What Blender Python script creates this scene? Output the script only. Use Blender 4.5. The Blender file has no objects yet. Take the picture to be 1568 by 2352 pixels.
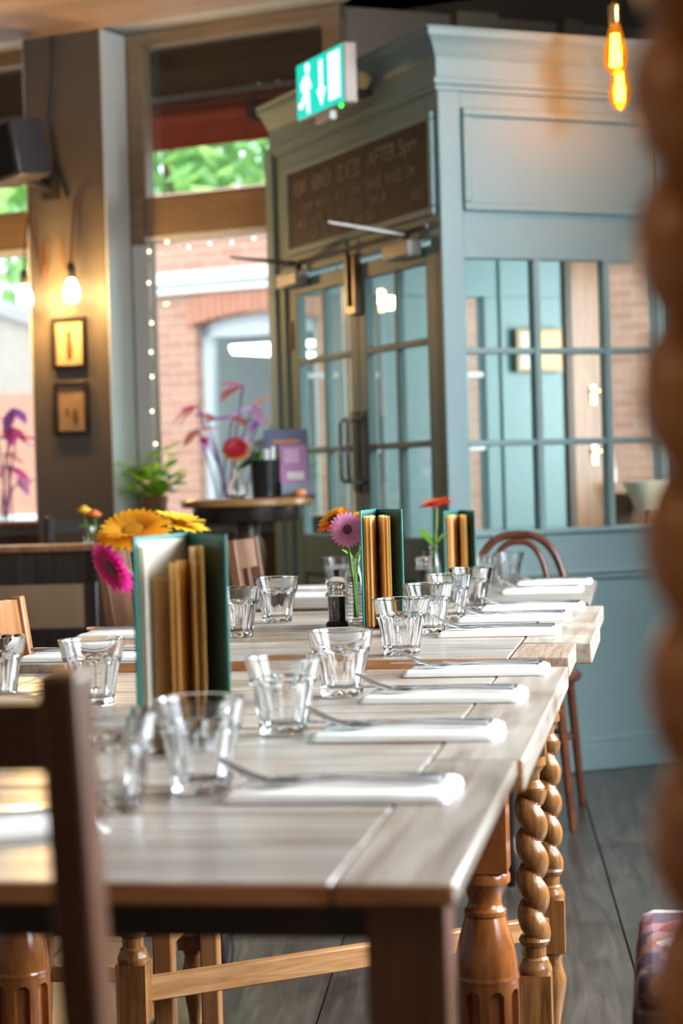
import bpy, bmesh, math, random
from mathutils import Vector, Matrix
R = math.radians
random.seed(7)
sc = bpy.context.scene
COL = sc.collection

# ------------------------------------------------------------------ camera, world, sun, window light, exposure
cam_d = bpy.data.cameras.new('camera'); cam = bpy.data.objects.new('camera', cam_d); COL.objects.link(cam)
cam_d.sensor_fit = 'VERTICAL'; cam_d.sensor_height = 36.0; cam_d.sensor_width = 24.0; cam_d.lens = 70.0
cam_d.clip_start = 0.05; cam_d.clip_end = 200
cam.matrix_world = Matrix.Translation((0, 0, 1.09)) @ Matrix.Rotation(R(90 - 1.015), 4, 'X') @ Matrix.Rotation(R(-1.66), 4, 'Z')
cam_d.dof.use_dof = True; cam_d.dof.focus_distance = 3.45; cam_d.dof.aperture_fstop = 4.5; cam_d.dof.aperture_blades = 0
sc.camera = cam

world = bpy.data.worlds.new('overcast_sky'); sc.world = world; world.use_nodes = True
wn = world.node_tree.nodes; wn['Background'].inputs[0].default_value = (0.80, 0.90, 1.0, 1); wn['Background'].inputs[1].default_value = 2.15

def add_light(name, kind, loc, target, energy, color, size=None, size_y=None, angle=None):
    l = bpy.data.lights.new(name, kind); l.energy = energy; l.color = color
    if kind == 'AREA':
        l.shape = 'RECTANGLE'; l.size = size; l.size_y = size_y or size
    if kind == 'SUN': l.angle = angle
    if kind == 'POINT': l.shadow_soft_size = size
    o = bpy.data.objects.new(name, l); COL.objects.link(o); o.location = loc
    if target is not None:
        o.rotation_euler = (Vector(target) - Vector(loc)).to_track_quat('-Z', 'Y').to_euler()
    return o
add_light('sun', 'SUN', (-4, -6, 12), (0, 0, 2), 0.6, (1.0, 0.95, 0.88), angle=R(4))
DAY = (0.89, 0.955, 1.0)
add_light('window_daylight', 'AREA', (2.93, 1.4, 2.15), (0, 1.7, 0.75), 72, DAY, 1.9, 1.9)
add_light('window_daylight', 'AREA', (2.93, 4.2, 2.15), (0, 3.6, 0.75), 195, DAY, 1.9, 1.9)
add_light('street_door_daylight', 'AREA', (1.98, 8.1, 1.5), (0.6, 7.9, 1.3), 32, (0.97, 0.98, 1.0), 0.9, 1.1)
add_light('warm_fill', 'AREA', (-1.6, 0.5, 3.0), (-1.6, 1.2, 0), 5, (1.0, 0.62, 0.32), 1.2, 1.2)  # added warm ambient fill out of view, no lamp fixture behind it

vs = sc.view_settings
vs.view_transform = 'Standard'; vs.look = 'None'; vs.gamma = 1.0; vs.use_curve_mapping = False
vs.exposure = 1.17
cy = sc.cycles
cy.use_denoising = True; cy.use_adaptive_sampling = True; cy.adaptive_threshold = 0.2; cy.adaptive_min_samples = 16; cy.max_bounces = 8; cy.diffuse_bounces = 4; cy.glossy_bounces = 3
cy.transmission_bounces = 8; cy.transparent_max_bounces = 16
cy.caustics_reflective = False; cy.caustics_refractive = True; cy.blur_glossy = 1.0
cy.sample_clamp_indirect = 4.0

# ------------------------------------------------------------------ mesh helpers
class M:
    def __init__(s): s.v = []; s.f = []
    def add(s, vs_, fs_):
        b = len(s.v); s.v += [tuple(p) for p in vs_]; s.f += [tuple(b + i for i in f) for f in fs_]; return s
    def box(s, x0, x1, y0, y1, z0, z1, mx=None):
        p = [(x0,y0,z0),(x1,y0,z0),(x1,y1,z0),(x0,y1,z0),(x0,y0,z1),(x1,y0,z1),(x1,y1,z1),(x0,y1,z1)]
        if mx is not None: p = [mx @ Vector(q) for q in p]
        return s.add(p, [(0,3,2,1),(4,5,6,7),(0,1,5,4),(1,2,6,5),(2,3,7,6),(3,0,4,7)])
    def bar(s, a, b, w, h, up=(0,0,1)):
        a = Vector(a); b = Vector(b); d = (b - a).normalized(); u = Vector(up)
        x = d.cross(u)
        if x.length < 1e-4: x = d.cross(Vector((1,0,0)))
        x.normalize(); z = x.cross(d)
        p = []
        for c in (a, b):
            for i, j in ((-1,-1),(1,-1),(1,1),(-1,1)): p.append(c + x*w/2*i + z*h/2*j)
        return s.add(p, [(3,2,1,0),(4,5,6,7),(0,1,5,4),(1,2,6,5),(2,3,7,6),(3,0,4,7)])
    def rev(s, rf, zs, n, c=(0,0), caps=True):
        """surface of revolution, rf(theta, z) -> radius"""
        p = []; f = []
        for z in zs:
            for i in range(n):
                t = 2*math.pi*i/n; r = rf(t, z); p.append((c[0] + r*math.cos(t), c[1] + r*math.sin(t), z))
        for k in range(len(zs)-1):
            for i in range(n):
                j = (i+1) % n; f.append((k*n+i, k*n+j, (k+1)*n+j, (k+1)*n+i))
        if caps:
            f.append(tuple(range(n-1, -1, -1))); f.append(tuple((len(zs)-1)*n + i for i in range(n)))
        return s.add(p, f)
    def lathe(s, prof, n=24, c=(0,0,0), caps=True):
        p = []; f = []
        for r, z in prof:
            for i in range(n):
                t = 2*math.pi*i/n; p.append((c[0] + r*math.cos(t), c[1] + r*math.sin(t), c[2] + z))
        for k in range(len(prof)-1):
            for i in range(n):
                j = (i+1) % n; f.append((k*n+i, k*n+j, (k+1)*n+j, (k+1)*n+i))
        if caps:
            f.append(tuple(range(n-1, -1, -1))); f.append(tuple((len(prof)-1)*n + i for i in range(n)))
        return s.add(p, f)
    def tube(s, pts, r, n=8, caps=True):
        pts = [Vector(q) for q in pts]; m = len(pts); rs = r if isinstance(r, (list, tuple)) else [r]*m
        p = []; f = []; x = None
        for k in range(m):
            d = (pts[min(k+1, m-1)] - pts[max(k-1, 0)]).normalized()
            if x is None:
                x = d.orthogonal().normalized()
            x = (x - d*x.dot(d)).normalized(); y = d.cross(x)
            for i in range(n):
                t = 2*math.pi*i/n; p.append(pts[k] + (x*math.cos(t) + y*math.sin(t))*rs[k])
        for k in range(m-1):
            for i in range(n):
                j = (i+1) % n; f.append((k*n+i, k*n+j, (k+1)*n+j, (k+1)*n+i))
        if caps:
            f.append(tuple(range(n-1, -1, -1))); f.append(tuple((m-1)*n + i for i in range(n)))
        return s.add(p, f)
    def prism(s, poly, mx, t):
        """poly in local xy, extruded t along local z, placed by mx"""
        n = len(poly); p = [mx @ Vector((a, b, 0)) for a, b in poly] + [mx @ Vector((a, b, t)) for a, b in poly]
        f = [tuple(range(n-1, -1, -1)), tuple(range(n, 2*n))] + [(i, (i+1) % n, n+(i+1) % n, n+i) for i in range(n)]
        return s.add(p, f)
    def sheet(s, grid):
        """grid[i][j] of points -> quads"""
        h = len(grid); w = len(grid[0]); p = [q for row in grid for q in row]
        return s.add(p, [(i*w+j, i*w+j+1, (i+1)*w+j+1, (i+1)*w+j) for i in range(h-1) for j in range(w-1)])
    def mesh(s, name, smooth=True, ang=35):
        me = bpy.data.meshes.new(name); me.from_pydata(s.v, [], s.f); me.validate()
        if smooth:
            me.shade_smooth(); me.set_sharp_from_angle(angle=R(ang))
        me.update(); return me
    def build(s, name, mat, parent=None, bevel=0, solid=0, ang=35, kind=None):
        return ob(name, s.mesh(name, True, ang), mat, parent, bevel, solid, kind)

def ob(name, me, mat, parent=None, bevel=0, solid=0, kind=None):
    if mat is not None and not me.materials: me.materials.append(mat)
    o = bpy.data.objects.new(name, me); COL.objects.link(o)
    if parent is not None: o.parent = parent
    if solid:
        m = o.modifiers.new('solid', 'SOLIDIFY'); m.thickness = solid; m.offset = 0
    if bevel:
        m = o.modifiers.new('bevel', 'BEVEL'); m.width = bevel; m.segments = 2; m.limit_method = 'ANGLE'; m.angle_limit = R(40)
    if kind: o['kind'] = kind
    return o
def empty(name, loc=(0,0,0), rz=0):
    o = bpy.data.objects.new(name, None); COL.objects.link(o); o.location = loc; o.rotation_euler = (0, 0, R(rz)); o.empty_display_size = 0.05
    return o
def tag(o, label, cat, group=None):
    o['label'] = label; o['category'] = cat
    if group: o['group'] = group
    return o
def thing(name, label, cat, loc=(0,0,0), rz=0, group=None): return tag(empty(name, loc, rz), label, cat, group)
def struct(o): o['kind'] = 'structure'; return o
def copy_tree(o, parent=None):
    c = o.copy(); COL.objects.link(c)
    if parent is not None: c.parent = parent
    for ch in [x for x in o.children]: copy_tree(ch, c)
    return c
BX = lambda *a: M().box(*a)

# ------------------------------------------------------------------ materials
def new_mat(name):
    m = bpy.data.materials.new(name); m.use_nodes = True
    return m, m.node_tree.nodes, m.node_tree.links, m.node_tree.nodes['Principled BSDF']
def plain(name, col, rough=0.5, metal=0.0, spec=0.5, var=0.06, scale=9.0, bump=0.0, emit=None, estr=0.0, coat=0.0, trans=0.0, sheen=0.0):
    m, n, l, b = new_mat(name)
    b.inputs['Roughness'].default_value = rough; b.inputs['Metallic'].default_value = metal
    b.inputs['Specular IOR Level'].default_value = spec; b.inputs['Coat Weight'].default_value = coat
    b.inputs['Sheen Weight'].default_value = sheen
    if trans: b.inputs['Transmission Weight'].default_value = trans
    tc = n.new('ShaderNodeTexCoord'); nz = n.new('ShaderNodeTexNoise'); nz.inputs['Scale'].default_value = scale; nz.inputs['Detail'].default_value = 4
    l.new(tc.outputs['Object'], nz.inputs['Vector'])
    cr = n.new('ShaderNodeValToRGB'); cr.color_ramp.elements[0].position = 0.3; cr.color_ramp.elements[1].position = 0.7
    cr.color_ramp.elements[0].color = tuple(max(0, c*(1-var)) for c in col) + (1,)
    cr.color_ramp.elements[1].color = tuple(min(1, c*(1+var)) for c in col) + (1,)
    l.new(nz.outputs['Fac'], cr.inputs['Fac']); l.new(cr.outputs['Color'], b.inputs['Base Color'])
    if bump:
        bp = n.new('ShaderNodeBump'); bp.inputs['Strength'].default_value = bump; bp.inputs['Distance'].default_value = 0.01
        l.new(nz.outputs['Fac'], bp.inputs['Height']); l.new(bp.outputs['Normal'], b.inputs['Normal'])
    if emit: b.inputs['Emission Color'].default_value = emit + (1,); b.inputs['Emission Strength'].default_value = estr
    return m
def wood(name, dark, mid, light, rough=0.4, stretch=(1.5, 26, 26), scale=2.2, rnd=0.25, bump=0.15, spec=0.5, coat=0.0, stain=0.0):
    """wood with grain along local X (stretch small on X)"""
    m, n, l, b = new_mat(name)
    b.inputs['Roughness'].default_value = rough; b.inputs['Specular IOR Level'].default_value = spec; b.inputs['Coat Weight'].default_value = coat
    b.inputs['Coat Roughness'].default_value = 0.15
    tc = n.new('ShaderNodeTexCoord'); oi = n.new('ShaderNodeObjectInfo')
    mul = n.new('ShaderNodeVectorMath'); mul.operation = 'MULTIPLY'; mul.inputs[1].default_value = stretch
    off = n.new('ShaderNodeMath'); off.operation = 'MULTIPLY'; off.inputs[1].default_value = 37.0
    l.new(oi.outputs['Random'], off.inputs[0])
    add = n.new('ShaderNodeVectorMath'); add.operation = 'ADD'
    l.new(tc.outputs['Object'], mul.inputs[0]); l.new(mul.outputs[0], add.inputs[0]); l.new(off.outputs[0], add.inputs[1])
    nz = n.new('ShaderNodeTexNoise'); nz.inputs['Scale'].default_value = scale; nz.inputs['Detail'].default_value = 6; nz.inputs['Roughness'].default_value = 0.65; nz.inputs['Distortion'].default_value = 0.6
    l.new(add.outputs[0], nz.inputs['Vector'])
    cr = n.new('ShaderNodeValToRGB'); e = cr.color_ramp.elements
    e[0].position = 0.28; e[0].color = dark + (1,); e[1].position = 0.72; e[1].color = light + (1,); x = e.new(0.5); x.color = mid + (1,)
    l.new(nz.outputs['Fac'], cr.inputs['Fac'])
    hs = n.new('ShaderNodeHueSaturation'); l.new(cr.outputs['Color'], hs.inputs['Color'])
    mr = n.new('ShaderNodeMapRange'); mr.inputs['To Min'].default_value = 1 - rnd; mr.inputs['To Max'].default_value = 1 + rnd
    l.new(oi.outputs['Random'], mr.inputs['Value']); l.new(mr.outputs[0], hs.inputs['Value'])
    outc = hs.outputs['Color']
    if stain:
        n2 = n.new('ShaderNodeTexNoise'); n2.inputs['Scale'].default_value = 3.5; n2.inputs['Detail'].default_value = 3
        l.new(tc.outputs['Object'], n2.inputs['Vector'])
        c2 = n.new('ShaderNodeValToRGB'); c2.color_ramp.elements[0].position = 0.5; c2.color_ramp.elements[0].color = (1,1,1,1)
        c2.color_ramp.elements[1].position = 0.68; c2.color_ramp.elements[1].color = (1-stain, 1-stain*1.25, 1-stain*1.5, 1)
        l.new(n2.outputs['Fac'], c2.inputs['Fac'])
        mx = n.new('ShaderNodeMix'); mx.data_type = 'RGBA'; mx.blend_type = 'MULTIPLY'; mx.inputs[0].default_value = 1
        l.new(outc, mx.inputs[6]); l.new(c2.outputs['Color'], mx.inputs[7]); outc = mx.outputs[2]
    l.new(outc, b.inputs['Base Color'])
    bp = n.new('ShaderNodeBump'); bp.inputs['Strength'].default_value = bump; bp.inputs['Distance'].default_value = 0.004
    l.new(nz.outputs['Fac'], bp.inputs['Height']); l.new(bp.outputs['Normal'], b.inputs['Normal'])
    return m
def glass(name, col=(1,1,1), rough=0.0, ior=1.5):
    m, n, l, b = new_mat(name)
    b.inputs['Base Color'].default_value = col + (1,); b.inputs['Roughness'].default_value = rough
    b.inputs['IOR'].default_value = ior; b.inputs['Transmission Weight'].default_value = 1.0
    return m
def pane_mat(name, tint=(0.95, 0.98, 0.97), refl=1.0):
    m, n, l, b = new_mat(name); n.remove(b); out = n['Material Output']
    tr = n.new('ShaderNodeBsdfTransparent'); tr.inputs[0].default_value = tint + (1,)
    gl = n.new('ShaderNodeBsdfGlossy'); gl.inputs['Roughness'].default_value = 0.02
    fr = n.new('ShaderNodeFresnel'); ge = n.new('ShaderNodeNewGeometry'); mr = n.new('ShaderNodeMapRange')   # same reflectance from either side of the pane
    mr.inputs['To Min'].default_value = 1.5; mr.inputs['To Max'].default_value = 1/1.5; l.new(ge.outputs['Backfacing'], mr.inputs['Value']); l.new(mr.outputs[0], fr.inputs[0])
    ml = n.new('ShaderNodeMath'); ml.operation = 'MULTIPLY'; ml.inputs[1].default_value = refl; ml.use_clamp = True
    mix = n.new('ShaderNodeMixShader'); l.new(fr.outputs[0], ml.inputs[0]); l.new(ml.outputs[0], mix.inputs[0]); l.new(tr.outputs[0], mix.inputs[1]); l.new(gl.outputs[0], mix.inputs[2])
    l.new(mix.outputs[0], out.inputs[0]); return m
def glow(name, col, st):
    m, n, l, b = new_mat(name); b.inputs['Base Color'].default_value = col + (1,)
    b.inputs['Emission Color'].default_value = col + (1,); b.inputs['Emission Strength'].default_value = st
    if name in ('fairy_bulb', 'sign_green', 'sign_white', 'green_led', 'shop_warm', 'filament', 'hot_bulb'): m.cycles.emission_sampling = 'NONE'   # these lamps carry their own light object or are too faint
    return m

def thin(name, col, tcol, fac=0.45, var=0.15, scale=14, rough=0.6):
    """thin paper or leaf: diffuse face that also lets light through"""
    m, n, l, b = new_mat(name); b.inputs['Roughness'].default_value = rough; out = n['Material Output']
    tc = n.new('ShaderNodeTexCoord'); nz = n.new('ShaderNodeTexNoise'); nz.inputs['Scale'].default_value = scale
    l.new(tc.outputs['Object'], nz.inputs['Vector'])
    cr = n.new('ShaderNodeValToRGB'); cr.color_ramp.elements[0].position = 0.3; cr.color_ramp.elements[1].position = 0.7
    cr.color_ramp.elements[0].color = tuple(c*(1-var) for c in col) + (1,); cr.color_ramp.elements[1].color = tuple(min(1, c*(1+var)) for c in col) + (1,)
    l.new(nz.outputs['Fac'], cr.inputs['Fac']); l.new(cr.outputs['Color'], b.inputs['Base Color'])
    tl = n.new('ShaderNodeBsdfTranslucent'); tl.inputs[0].default_value = tcol + (1,)
    mix = n.new('ShaderNodeMixShader'); mix.inputs[0].default_value = fac
    l.new(b.outputs[0], mix.inputs[1]); l.new(tl.outputs[0], mix.inputs[2]); l.new(mix.outputs[0], out.inputs[0]); return m

SAGE = plain('sage_paint', (0.225, 0.34, 0.355), 0.55, var=0.04, scale=3)
TABLE = wood('weathered_oak', (0.19, 0.15, 0.12), (0.385, 0.345, 0.305), (0.57, 0.54, 0.505), rough=0.26, stretch=(1.0, 22, 22), scale=2.6, rnd=0.22, bump=0.2, stain=0.4)
TABLE_Y = wood('weathered_oak_cleat', (0.19, 0.14, 0.105), (0.38, 0.325, 0.275), (0.55, 0.495, 0.44), rough=0.30, stretch=(22, 1.0, 22), scale=2.6, rnd=0.15, bump=0.25, stain=0.35)
EDGEM = wood('brown_oak_edge', (0.28, 0.11, 0.035), (0.52, 0.245, 0.095), (0.68, 0.37, 0.16), rough=0.5, stretch=(3, 30, 30), scale=3, rnd=0.12, bump=0.5)
TABLE3 = wood('dark_grey_oak', (0.16, 0.13, 0.11), (0.27, 0.235, 0.21), (0.38, 0.34, 0.31), rough=0.3, stretch=(1.0, 22, 22), scale=2.6, rnd=0.15)
DARKW = wood('dark_stained_wood', (0.035, 0.018, 0.012), (0.07, 0.035, 0.022), (0.12, 0.06, 0.036), rough=0.32, stretch=(18, 18, 1.2), scale=2, rnd=0.12)
BLACKW = wood('blackened_wood', (0.012, 0.009, 0.008), (0.02, 0.015, 0.012), (0.035, 0.025, 0.02), rough=0.28, stretch=(18, 18, 1.2), scale=2, rnd=0.1)
TWIST = wood('polished_oak', (0.11, 0.04, 0.011), (0.27, 0.112, 0.03), (0.41, 0.195, 0.06), rough=0.24, stretch=(34, 34, 3), scale=2.5, rnd=0.1, bump=0.25, coat=0.3)
BULBW = wood('polished_mahogany', (0.13, 0.03, 0.008), (0.30, 0.085, 0.018), (0.46, 0.17, 0.03), rough=0.2, stretch=(16, 16, 2), scale=2, rnd=0.05, bump=0.08, coat=0.5)
ORANGEW = wood('warm_beech', (0.25, 0.10, 0.033), (0.38, 0.165, 0.06), (0.50, 0.25, 0.10), rough=0.3, stretch=(20, 20, 1.5), scale=2, rnd=0.08)
STRETCH = wood('light_oak', (0.27, 0.11, 0.035), (0.44, 0.21, 0.08), (0.6, 0.34, 0.16), rough=0.35, stretch=(2, 22, 22), scale=3, rnd=0.05)
MIDW = wood('brown_wood', (0.10, 0.042, 0.02), (0.18, 0.078, 0.038), (0.27, 0.13, 0.07), rough=0.33, stretch=(18, 18, 1.3), scale=2, rnd=0.12)
SQLEG = wood('dark_walnut', (0.06, 0.024, 0.012), (0.11, 0.045, 0.022), (0.17, 0.075, 0.038), rough=0.3, stretch=(18, 18, 1.3), scale=2, rnd=0.05)
POSTW = wood('dark_oak_twist', (0.16, 0.05, 0.012), (0.43, 0.155, 0.035), (0.62, 0.27, 0.07), rough=0.28, stretch=(20, 20, 3), scale=2, rnd=0.05, coat=0.2)
BENTW = wood('bentwood_brown', (0.06, 0.018, 0.01), (0.11, 0.035, 0.018), (0.17, 0.06, 0.03), rough=0.22, stretch=(8, 8, 8), scale=2, rnd=0.05, coat=0.3)
FLOORM = wood('worn_floorboards', (0.028, 0.021, 0.016), (0.056, 0.045, 0.037), (0.10, 0.083, 0.07), rough=0.30, stretch=(14, 1.2, 14), scale=2.4, rnd=0.22, bump=0.25, stain=0.3)
CEILM = wood('ceiling_boards', (0.46, 0.33, 0.255), (0.58, 0.43, 0.34), (0.67, 0.52, 0.43), rough=0.5, stretch=(1, 24, 24), scale=2.2, rnd=0.12)
FRAMEW = wood('tan_window_wood', (0.25, 0.165, 0.09), (0.33, 0.23, 0.135), (0.40, 0.29, 0.18), rough=0.45, stretch=(1.2, 16, 16), scale=2, rnd=0.06)
WAINSC = wood('wainscot_wood', (0.12, 0.05, 0.025), (0.17, 0.075, 0.035), (0.22, 0.10, 0.05), rough=0.4, stretch=(16, 16, 1.5), scale=2, rnd=0.1)
PILLAR = plain('shaded_pillar_paint', (0.135, 0.117, 0.10), 0.5, var=0.04, scale=3)  # the pillar's shade is put into this darker colour
LIT_REVEAL = plain('lit_reveal_paint', (0.70, 0.74, 0.72), 0.5, var=0.03, scale=3)  # window light on reveals and soffit is put into this pale colour
BROWNP = plain('dark_brown_paint', (0.30, 0.235, 0.19), 0.55, var=0.05, scale=3)
TAUPE = plain('brown_plaster', (0.25, 0.20, 0.165), 0.75, var=0.06, scale=3)
GLASS = glass('clear_glass', (0.98, 0.99, 1.0))
ACRYL = glass('clear_acrylic', (0.95, 0.94, 0.92))
PANE = pane_mat('window_pane')
DPANE = pane_mat('door_pane', (0.9, 0.94, 0.92), 1.0)
STEEL = plain('cutlery_steel', (0.62, 0.63, 0.66), 0.16, metal=1.0, var=0.03)
CHROME = plain('chrome', (0.72, 0.73, 0.75), 0.1, metal=1.0, var=0.02)
IRON = plain('dark_iron', (0.035, 0.03, 0.028), 0.45, var=0.1)
BRASS = plain('brass', (0.75, 0.55, 0.22), 0.22, metal=1.0, var=0.05)
NAPKIN = plain('white_linen', (0.93, 0.93, 0.915), 0.85, var=0.02, scale=60, bump=0.1)
PAPER = thin('kraft_paper', (0.96, 0.71, 0.36), (1.0, 0.68, 0.24), 0.5, 0.05)
CREAM = thin('cream_paper', (0.90, 0.88, 0.80), (0.9, 0.86, 0.74), 0.3, 0.03)
GREEN = plain('green_cloth_cover', (0.02, 0.17, 0.15), 0.5, var=0.12, scale=50, bump=0.05)
GREENIN = plain('green_cover_lining', (0.02, 0.075, 0.06), 0.5, var=0.1, scale=30)
BLACK = plain('black_plastic', (0.012, 0.012, 0.013), 0.4, var=0.1)
PEPPER = plain('peppercorns', (0.02, 0.017, 0.015), 0.6, var=0.6, scale=300, bump=0.6)
STEM = plain('flower_stem', (0.16, 0.33, 0.06), 0.45, var=0.15, scale=30)
LEAF = thin('leaf_green', (0.12, 0.32, 0.04), (0.30, 0.62, 0.06), 0.5, 0.25)
PINK = thin('pink_petal', (0.97, 0.45, 0.74), (0.95, 0.30, 0.65), 0.35, 0.15, 40)
ORANGE = thin('orange_petal', (0.85, 0.14, 0.015), (0.95, 0.25, 0.02), 0.35, 0.15, 40)
YELLOW = thin('amber_petal', (0.93, 0.45, 0.02), (1.0, 0.55, 0.02), 0.35, 0.15, 40)
MAGENTA = thin('magenta_petal', (0.50, 0.015, 0.17), (0.85, 0.04, 0.35), 0.35, 0.15, 40)
CRIMSON = plain('crimson_petal', (0.36, 0.006, 0.02), 0.5, var=0.25, scale=30)
FCENTRE = plain('flower_centre', (0.18, 0.05, 0.07), 0.8, var=0.4, scale=200, bump=0.4)
WHITEP = plain('white_petal', (0.85, 0.86, 0.83), 0.6, var=0.03)
WPAINT = plain('white_paint', (0.80, 0.80, 0.80), 0.5, var=0.02)
TERRA = plain('woven_pot', (0.32, 0.17, 0.075), 0.7, var=0.2, scale=40, bump=0.2)
CHALKB = plain('chalkboard', (0.028, 0.022, 0.02), 0.7, var=0.25, scale=8)
CHALK = plain('chalk', (0.27, 0.24, 0.215), 0.9, var=0.15, scale=40)
RED = plain('red_awning', (0.72, 0.10, 0.05), 0.6, var=0.08, scale=6)
BROWNF = plain('brown_fascia', (0.045, 0.032, 0.026), 0.6, var=0.15, scale=4)

# ------------------------------------------------------------------ room shell
NV = (0.454, 0.891)                                   # outward normal of the window wall
A0 = (-0.26, 8.65)                                    # a point on the window plane; local x runs 153 deg, local y points into the room
def wframe(name): return empty(name, (A0[0], A0[1], 0), 153)
VO = (0.377, 6.978)                                   # front corner of the entrance lobby; local x 24 deg (glazed side), local y 114 deg (door side)
def vframe(name): return empty(name, (VO[0], VO[1], 0), 24)

fl = struct(empty('floor', (0.579, 3.923, 0), -4.3))
BX(-6.2, 4.2, -8, 6.2, -0.06, -0.012).build('subfloor', plain('dark_gap', (0.02, 0.017, 0.015), 0.9), fl)
bm_cache = {}
for i in range(-13, 10):
    y = -7.6 + (i * 0.77 % 1.9)
    while y < 6.0:
        k = (i % 3)
        if k not in bm_cache: bm_cache[k] = BX(0.0022, 0.3278, 0.0015, 1.8985, -0.012, 0.0).mesh('floor_board')
        x = i * 0.33
        if -4.6 < x + 0.58 < 3.6:
            b = ob('floor_board', bm_cache[k], FLOORM, fl); b.location = (x, y, -0.0006 * (k + (int(y * 3) % 2)))
        y += 1.9

CZ = 3.085
ce = struct(wframe('ceiling'))
for i in range(14):
    BX(-3.2, 3.4, 0.232 + i*0.16, 0.232 + i*0.16 + 0.156, CZ, CZ + 0.03).build('ceiling_board', CEILM, ce, bevel=0.003)
BX(-8, 8, 0.232 + 14*0.16, 14, CZ, CZ + 0.05).build('ceiling_plaster', TAUPE, ce)
BX(-9, 9, -0.25, 0.232, CZ + 0.012, CZ + 0.06).build('window_soffit', LIT_REVEAL, ce)
BX(-9, 9, -1, 14, CZ + 0.06, CZ + 0.1).build('roof_slab', TAUPE, ce)

wl = struct(BX(-4.1, -4.0, -2.6, 12, 0, 3.1).build('wall_left', TAUPE))
wb = struct(BX(-4.1, 3.1, -2.6, -2.5, 0, 3.1).build('wall_back', TAUPE))
wr = struct(empty('wall_right'))
m = M().box(3.0, 3.12, -2.6, 9.6, 0, 1.1); m.box(3.0, 3.12, -2.6, 9.6, 3.0, 3.2)
for y0, y1 in ((-2.6, 0.5), (2.5, 3.2), (5.2, 9.6)): m.box(3.0, 3.12, y0, y1, 1.1, 3.0)
m.build('wall_panel', SAGE, wr)
BX(2.2, 3.0, 5.2, 5.3, 0, 3.09).build('light_block_wall', SAGE, wr, bevel=0.006)  # added out of view to keep window light off the lobby's glazed side

# window wall: low wall, pillar between the windows, two windows
ww = struct(wframe('wall_front'))
BX(-0.36, 4.2, -0.12, 0.03, 0, 0.86).build('low_wall', WAINSC, ww)
BX(2.35, 4.3, -0.12, 0.05, 0.86, 3.1).build('wall_panel', TAUPE, ww)
pl = struct(wframe('wall_pillar'))
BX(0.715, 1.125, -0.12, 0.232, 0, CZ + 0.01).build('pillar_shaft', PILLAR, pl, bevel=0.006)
for a, b in ((0.709, 0.7145), (1.1255, 1.131)): BX(a, b, 0.036, 0.229, 0.93, CZ).build('lit_reveal_face', LIT_REVEAL, pl)  # added strips carrying the lit tone of the pillar sides
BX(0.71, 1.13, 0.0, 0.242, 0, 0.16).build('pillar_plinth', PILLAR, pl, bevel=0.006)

def make_window(name, w0, w1):
    r = struct(wframe(name))
    t = 0.05
    for a, b in ((w0, w0 + 0.085), (w1 - 0.085, w1)):
        BX(a, b, -t, 0.03, 0.86, CZ).build('jamb', FRAMEW, r, bevel=0.008)
    BX(w0, w1, -t, 0.035, 3.03, CZ + 0.01).build('head_rail', FRAMEW, r, bevel=0.008)
    BX(w0 + 0.085, w1 - 0.085, -t, 0.04, 2.185, 2.357).build('transom', FRAMEW, r, bevel=0.01)
    BX(w0 + 0.085, w1 - 0.085, -t, 0.05, 2.158, 2.184).build('transom_bead', WPAINT, r, bevel=0.004)
    BX(w0 + 0.085, w1 - 0.085, -t, 0.03, 0.86, 0.925).build('bottom_rail', WPAINT, r, bevel=0.006)
    BX(w0, w1, 0.0, 0.23, 0.905, 0.93).build('window_sill', MIDW, r, bevel=0.006)
    for a, b in ((w0 + 0.012, w0 + 0.10), (w1 - 0.10, w1 - 0.012)): BX(a, b, 0.03, 0.042, 0.93, 2.15).build('jamb_liner', WPAINT, r, bevel=0.004)
    BX(w0 + 0.086, w1 - 0.086, -0.012, -0.006, 0.925, 2.158).build('pane', PANE, r)
    BX(w0 + 0.086, w1 - 0.086, -0.012, -0.006, 2.357, 3.03).build('pane', PANE, r)
    return r
make_window('window_1', -0.36, 0.714)
make_window('window_2', 1.126, 2.35)

# ------------------------------------------------------------------ entrance lobby (glazed sage box with double doors)
LW, LD, LH = 1.95, 1.5, 2.46
v1 = struct(vframe('wall_lobby_right'))
def vb(root, name, x0, x1, y0, y1, z0, z1, mat=SAGE, bevel=0.004): return BX(x0, x1, y0, y1, z0, z1).build(name, mat, root, bevel=bevel)
vb(v1, 'corner_post', 0, 0.088, 0, 0.09, 0, LH)
vb(v1, 'top_panel', 0.088, LW, 0.006, 0.05, 1.846, LH)
vb(v1, 'bottom_panel', 0.088, LW, 0.006, 0.05, 0, 0.878)
vb(v1, 'end_panel', 0.956, LW, 0.006, 0.05, 0.878, 1.846)
for n_, x0, x1, z0, z1 in (('panel_moulding', 0.09, 0.92, 2.345, 2.375), ('panel_moulding', 0.09, 0.92, 2.012, 2.042), ('panel_moulding', 0.09, 0.12, 2.042, 2.345), ('panel_moulding', 0.89, 0.92, 2.042, 2.345)):
    vb(v1, n_, x0, x1, -0.014, 0.006, z0, z1, bevel=0.006)
for z0, z1, o in ((0.0, 0.10, -0.016), (0.10, 0.122, -0.01)): vb(v1, 'skirting_board', 0.0, LW, o, 0.004, z0, z1)
for z0, z1, o in ((0.712, 0.735, -0.02), (0.692, 0.712, -0.009)): vb(v1, 'dado_rail', 0.0, LW, o, 0.004, z0, z1, bevel=0.006)
vb(v1, 'window_ledge', 0.07, 0.97, -0.012, 0.05, 0.862, 0.882, bevel=0.005)
w3 = struct(vframe('window_3'))
XS = (0.088, 0.377, 0.668, 0.956); ZS = (0.880, 1.193, 1.52, 1.846)
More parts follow.
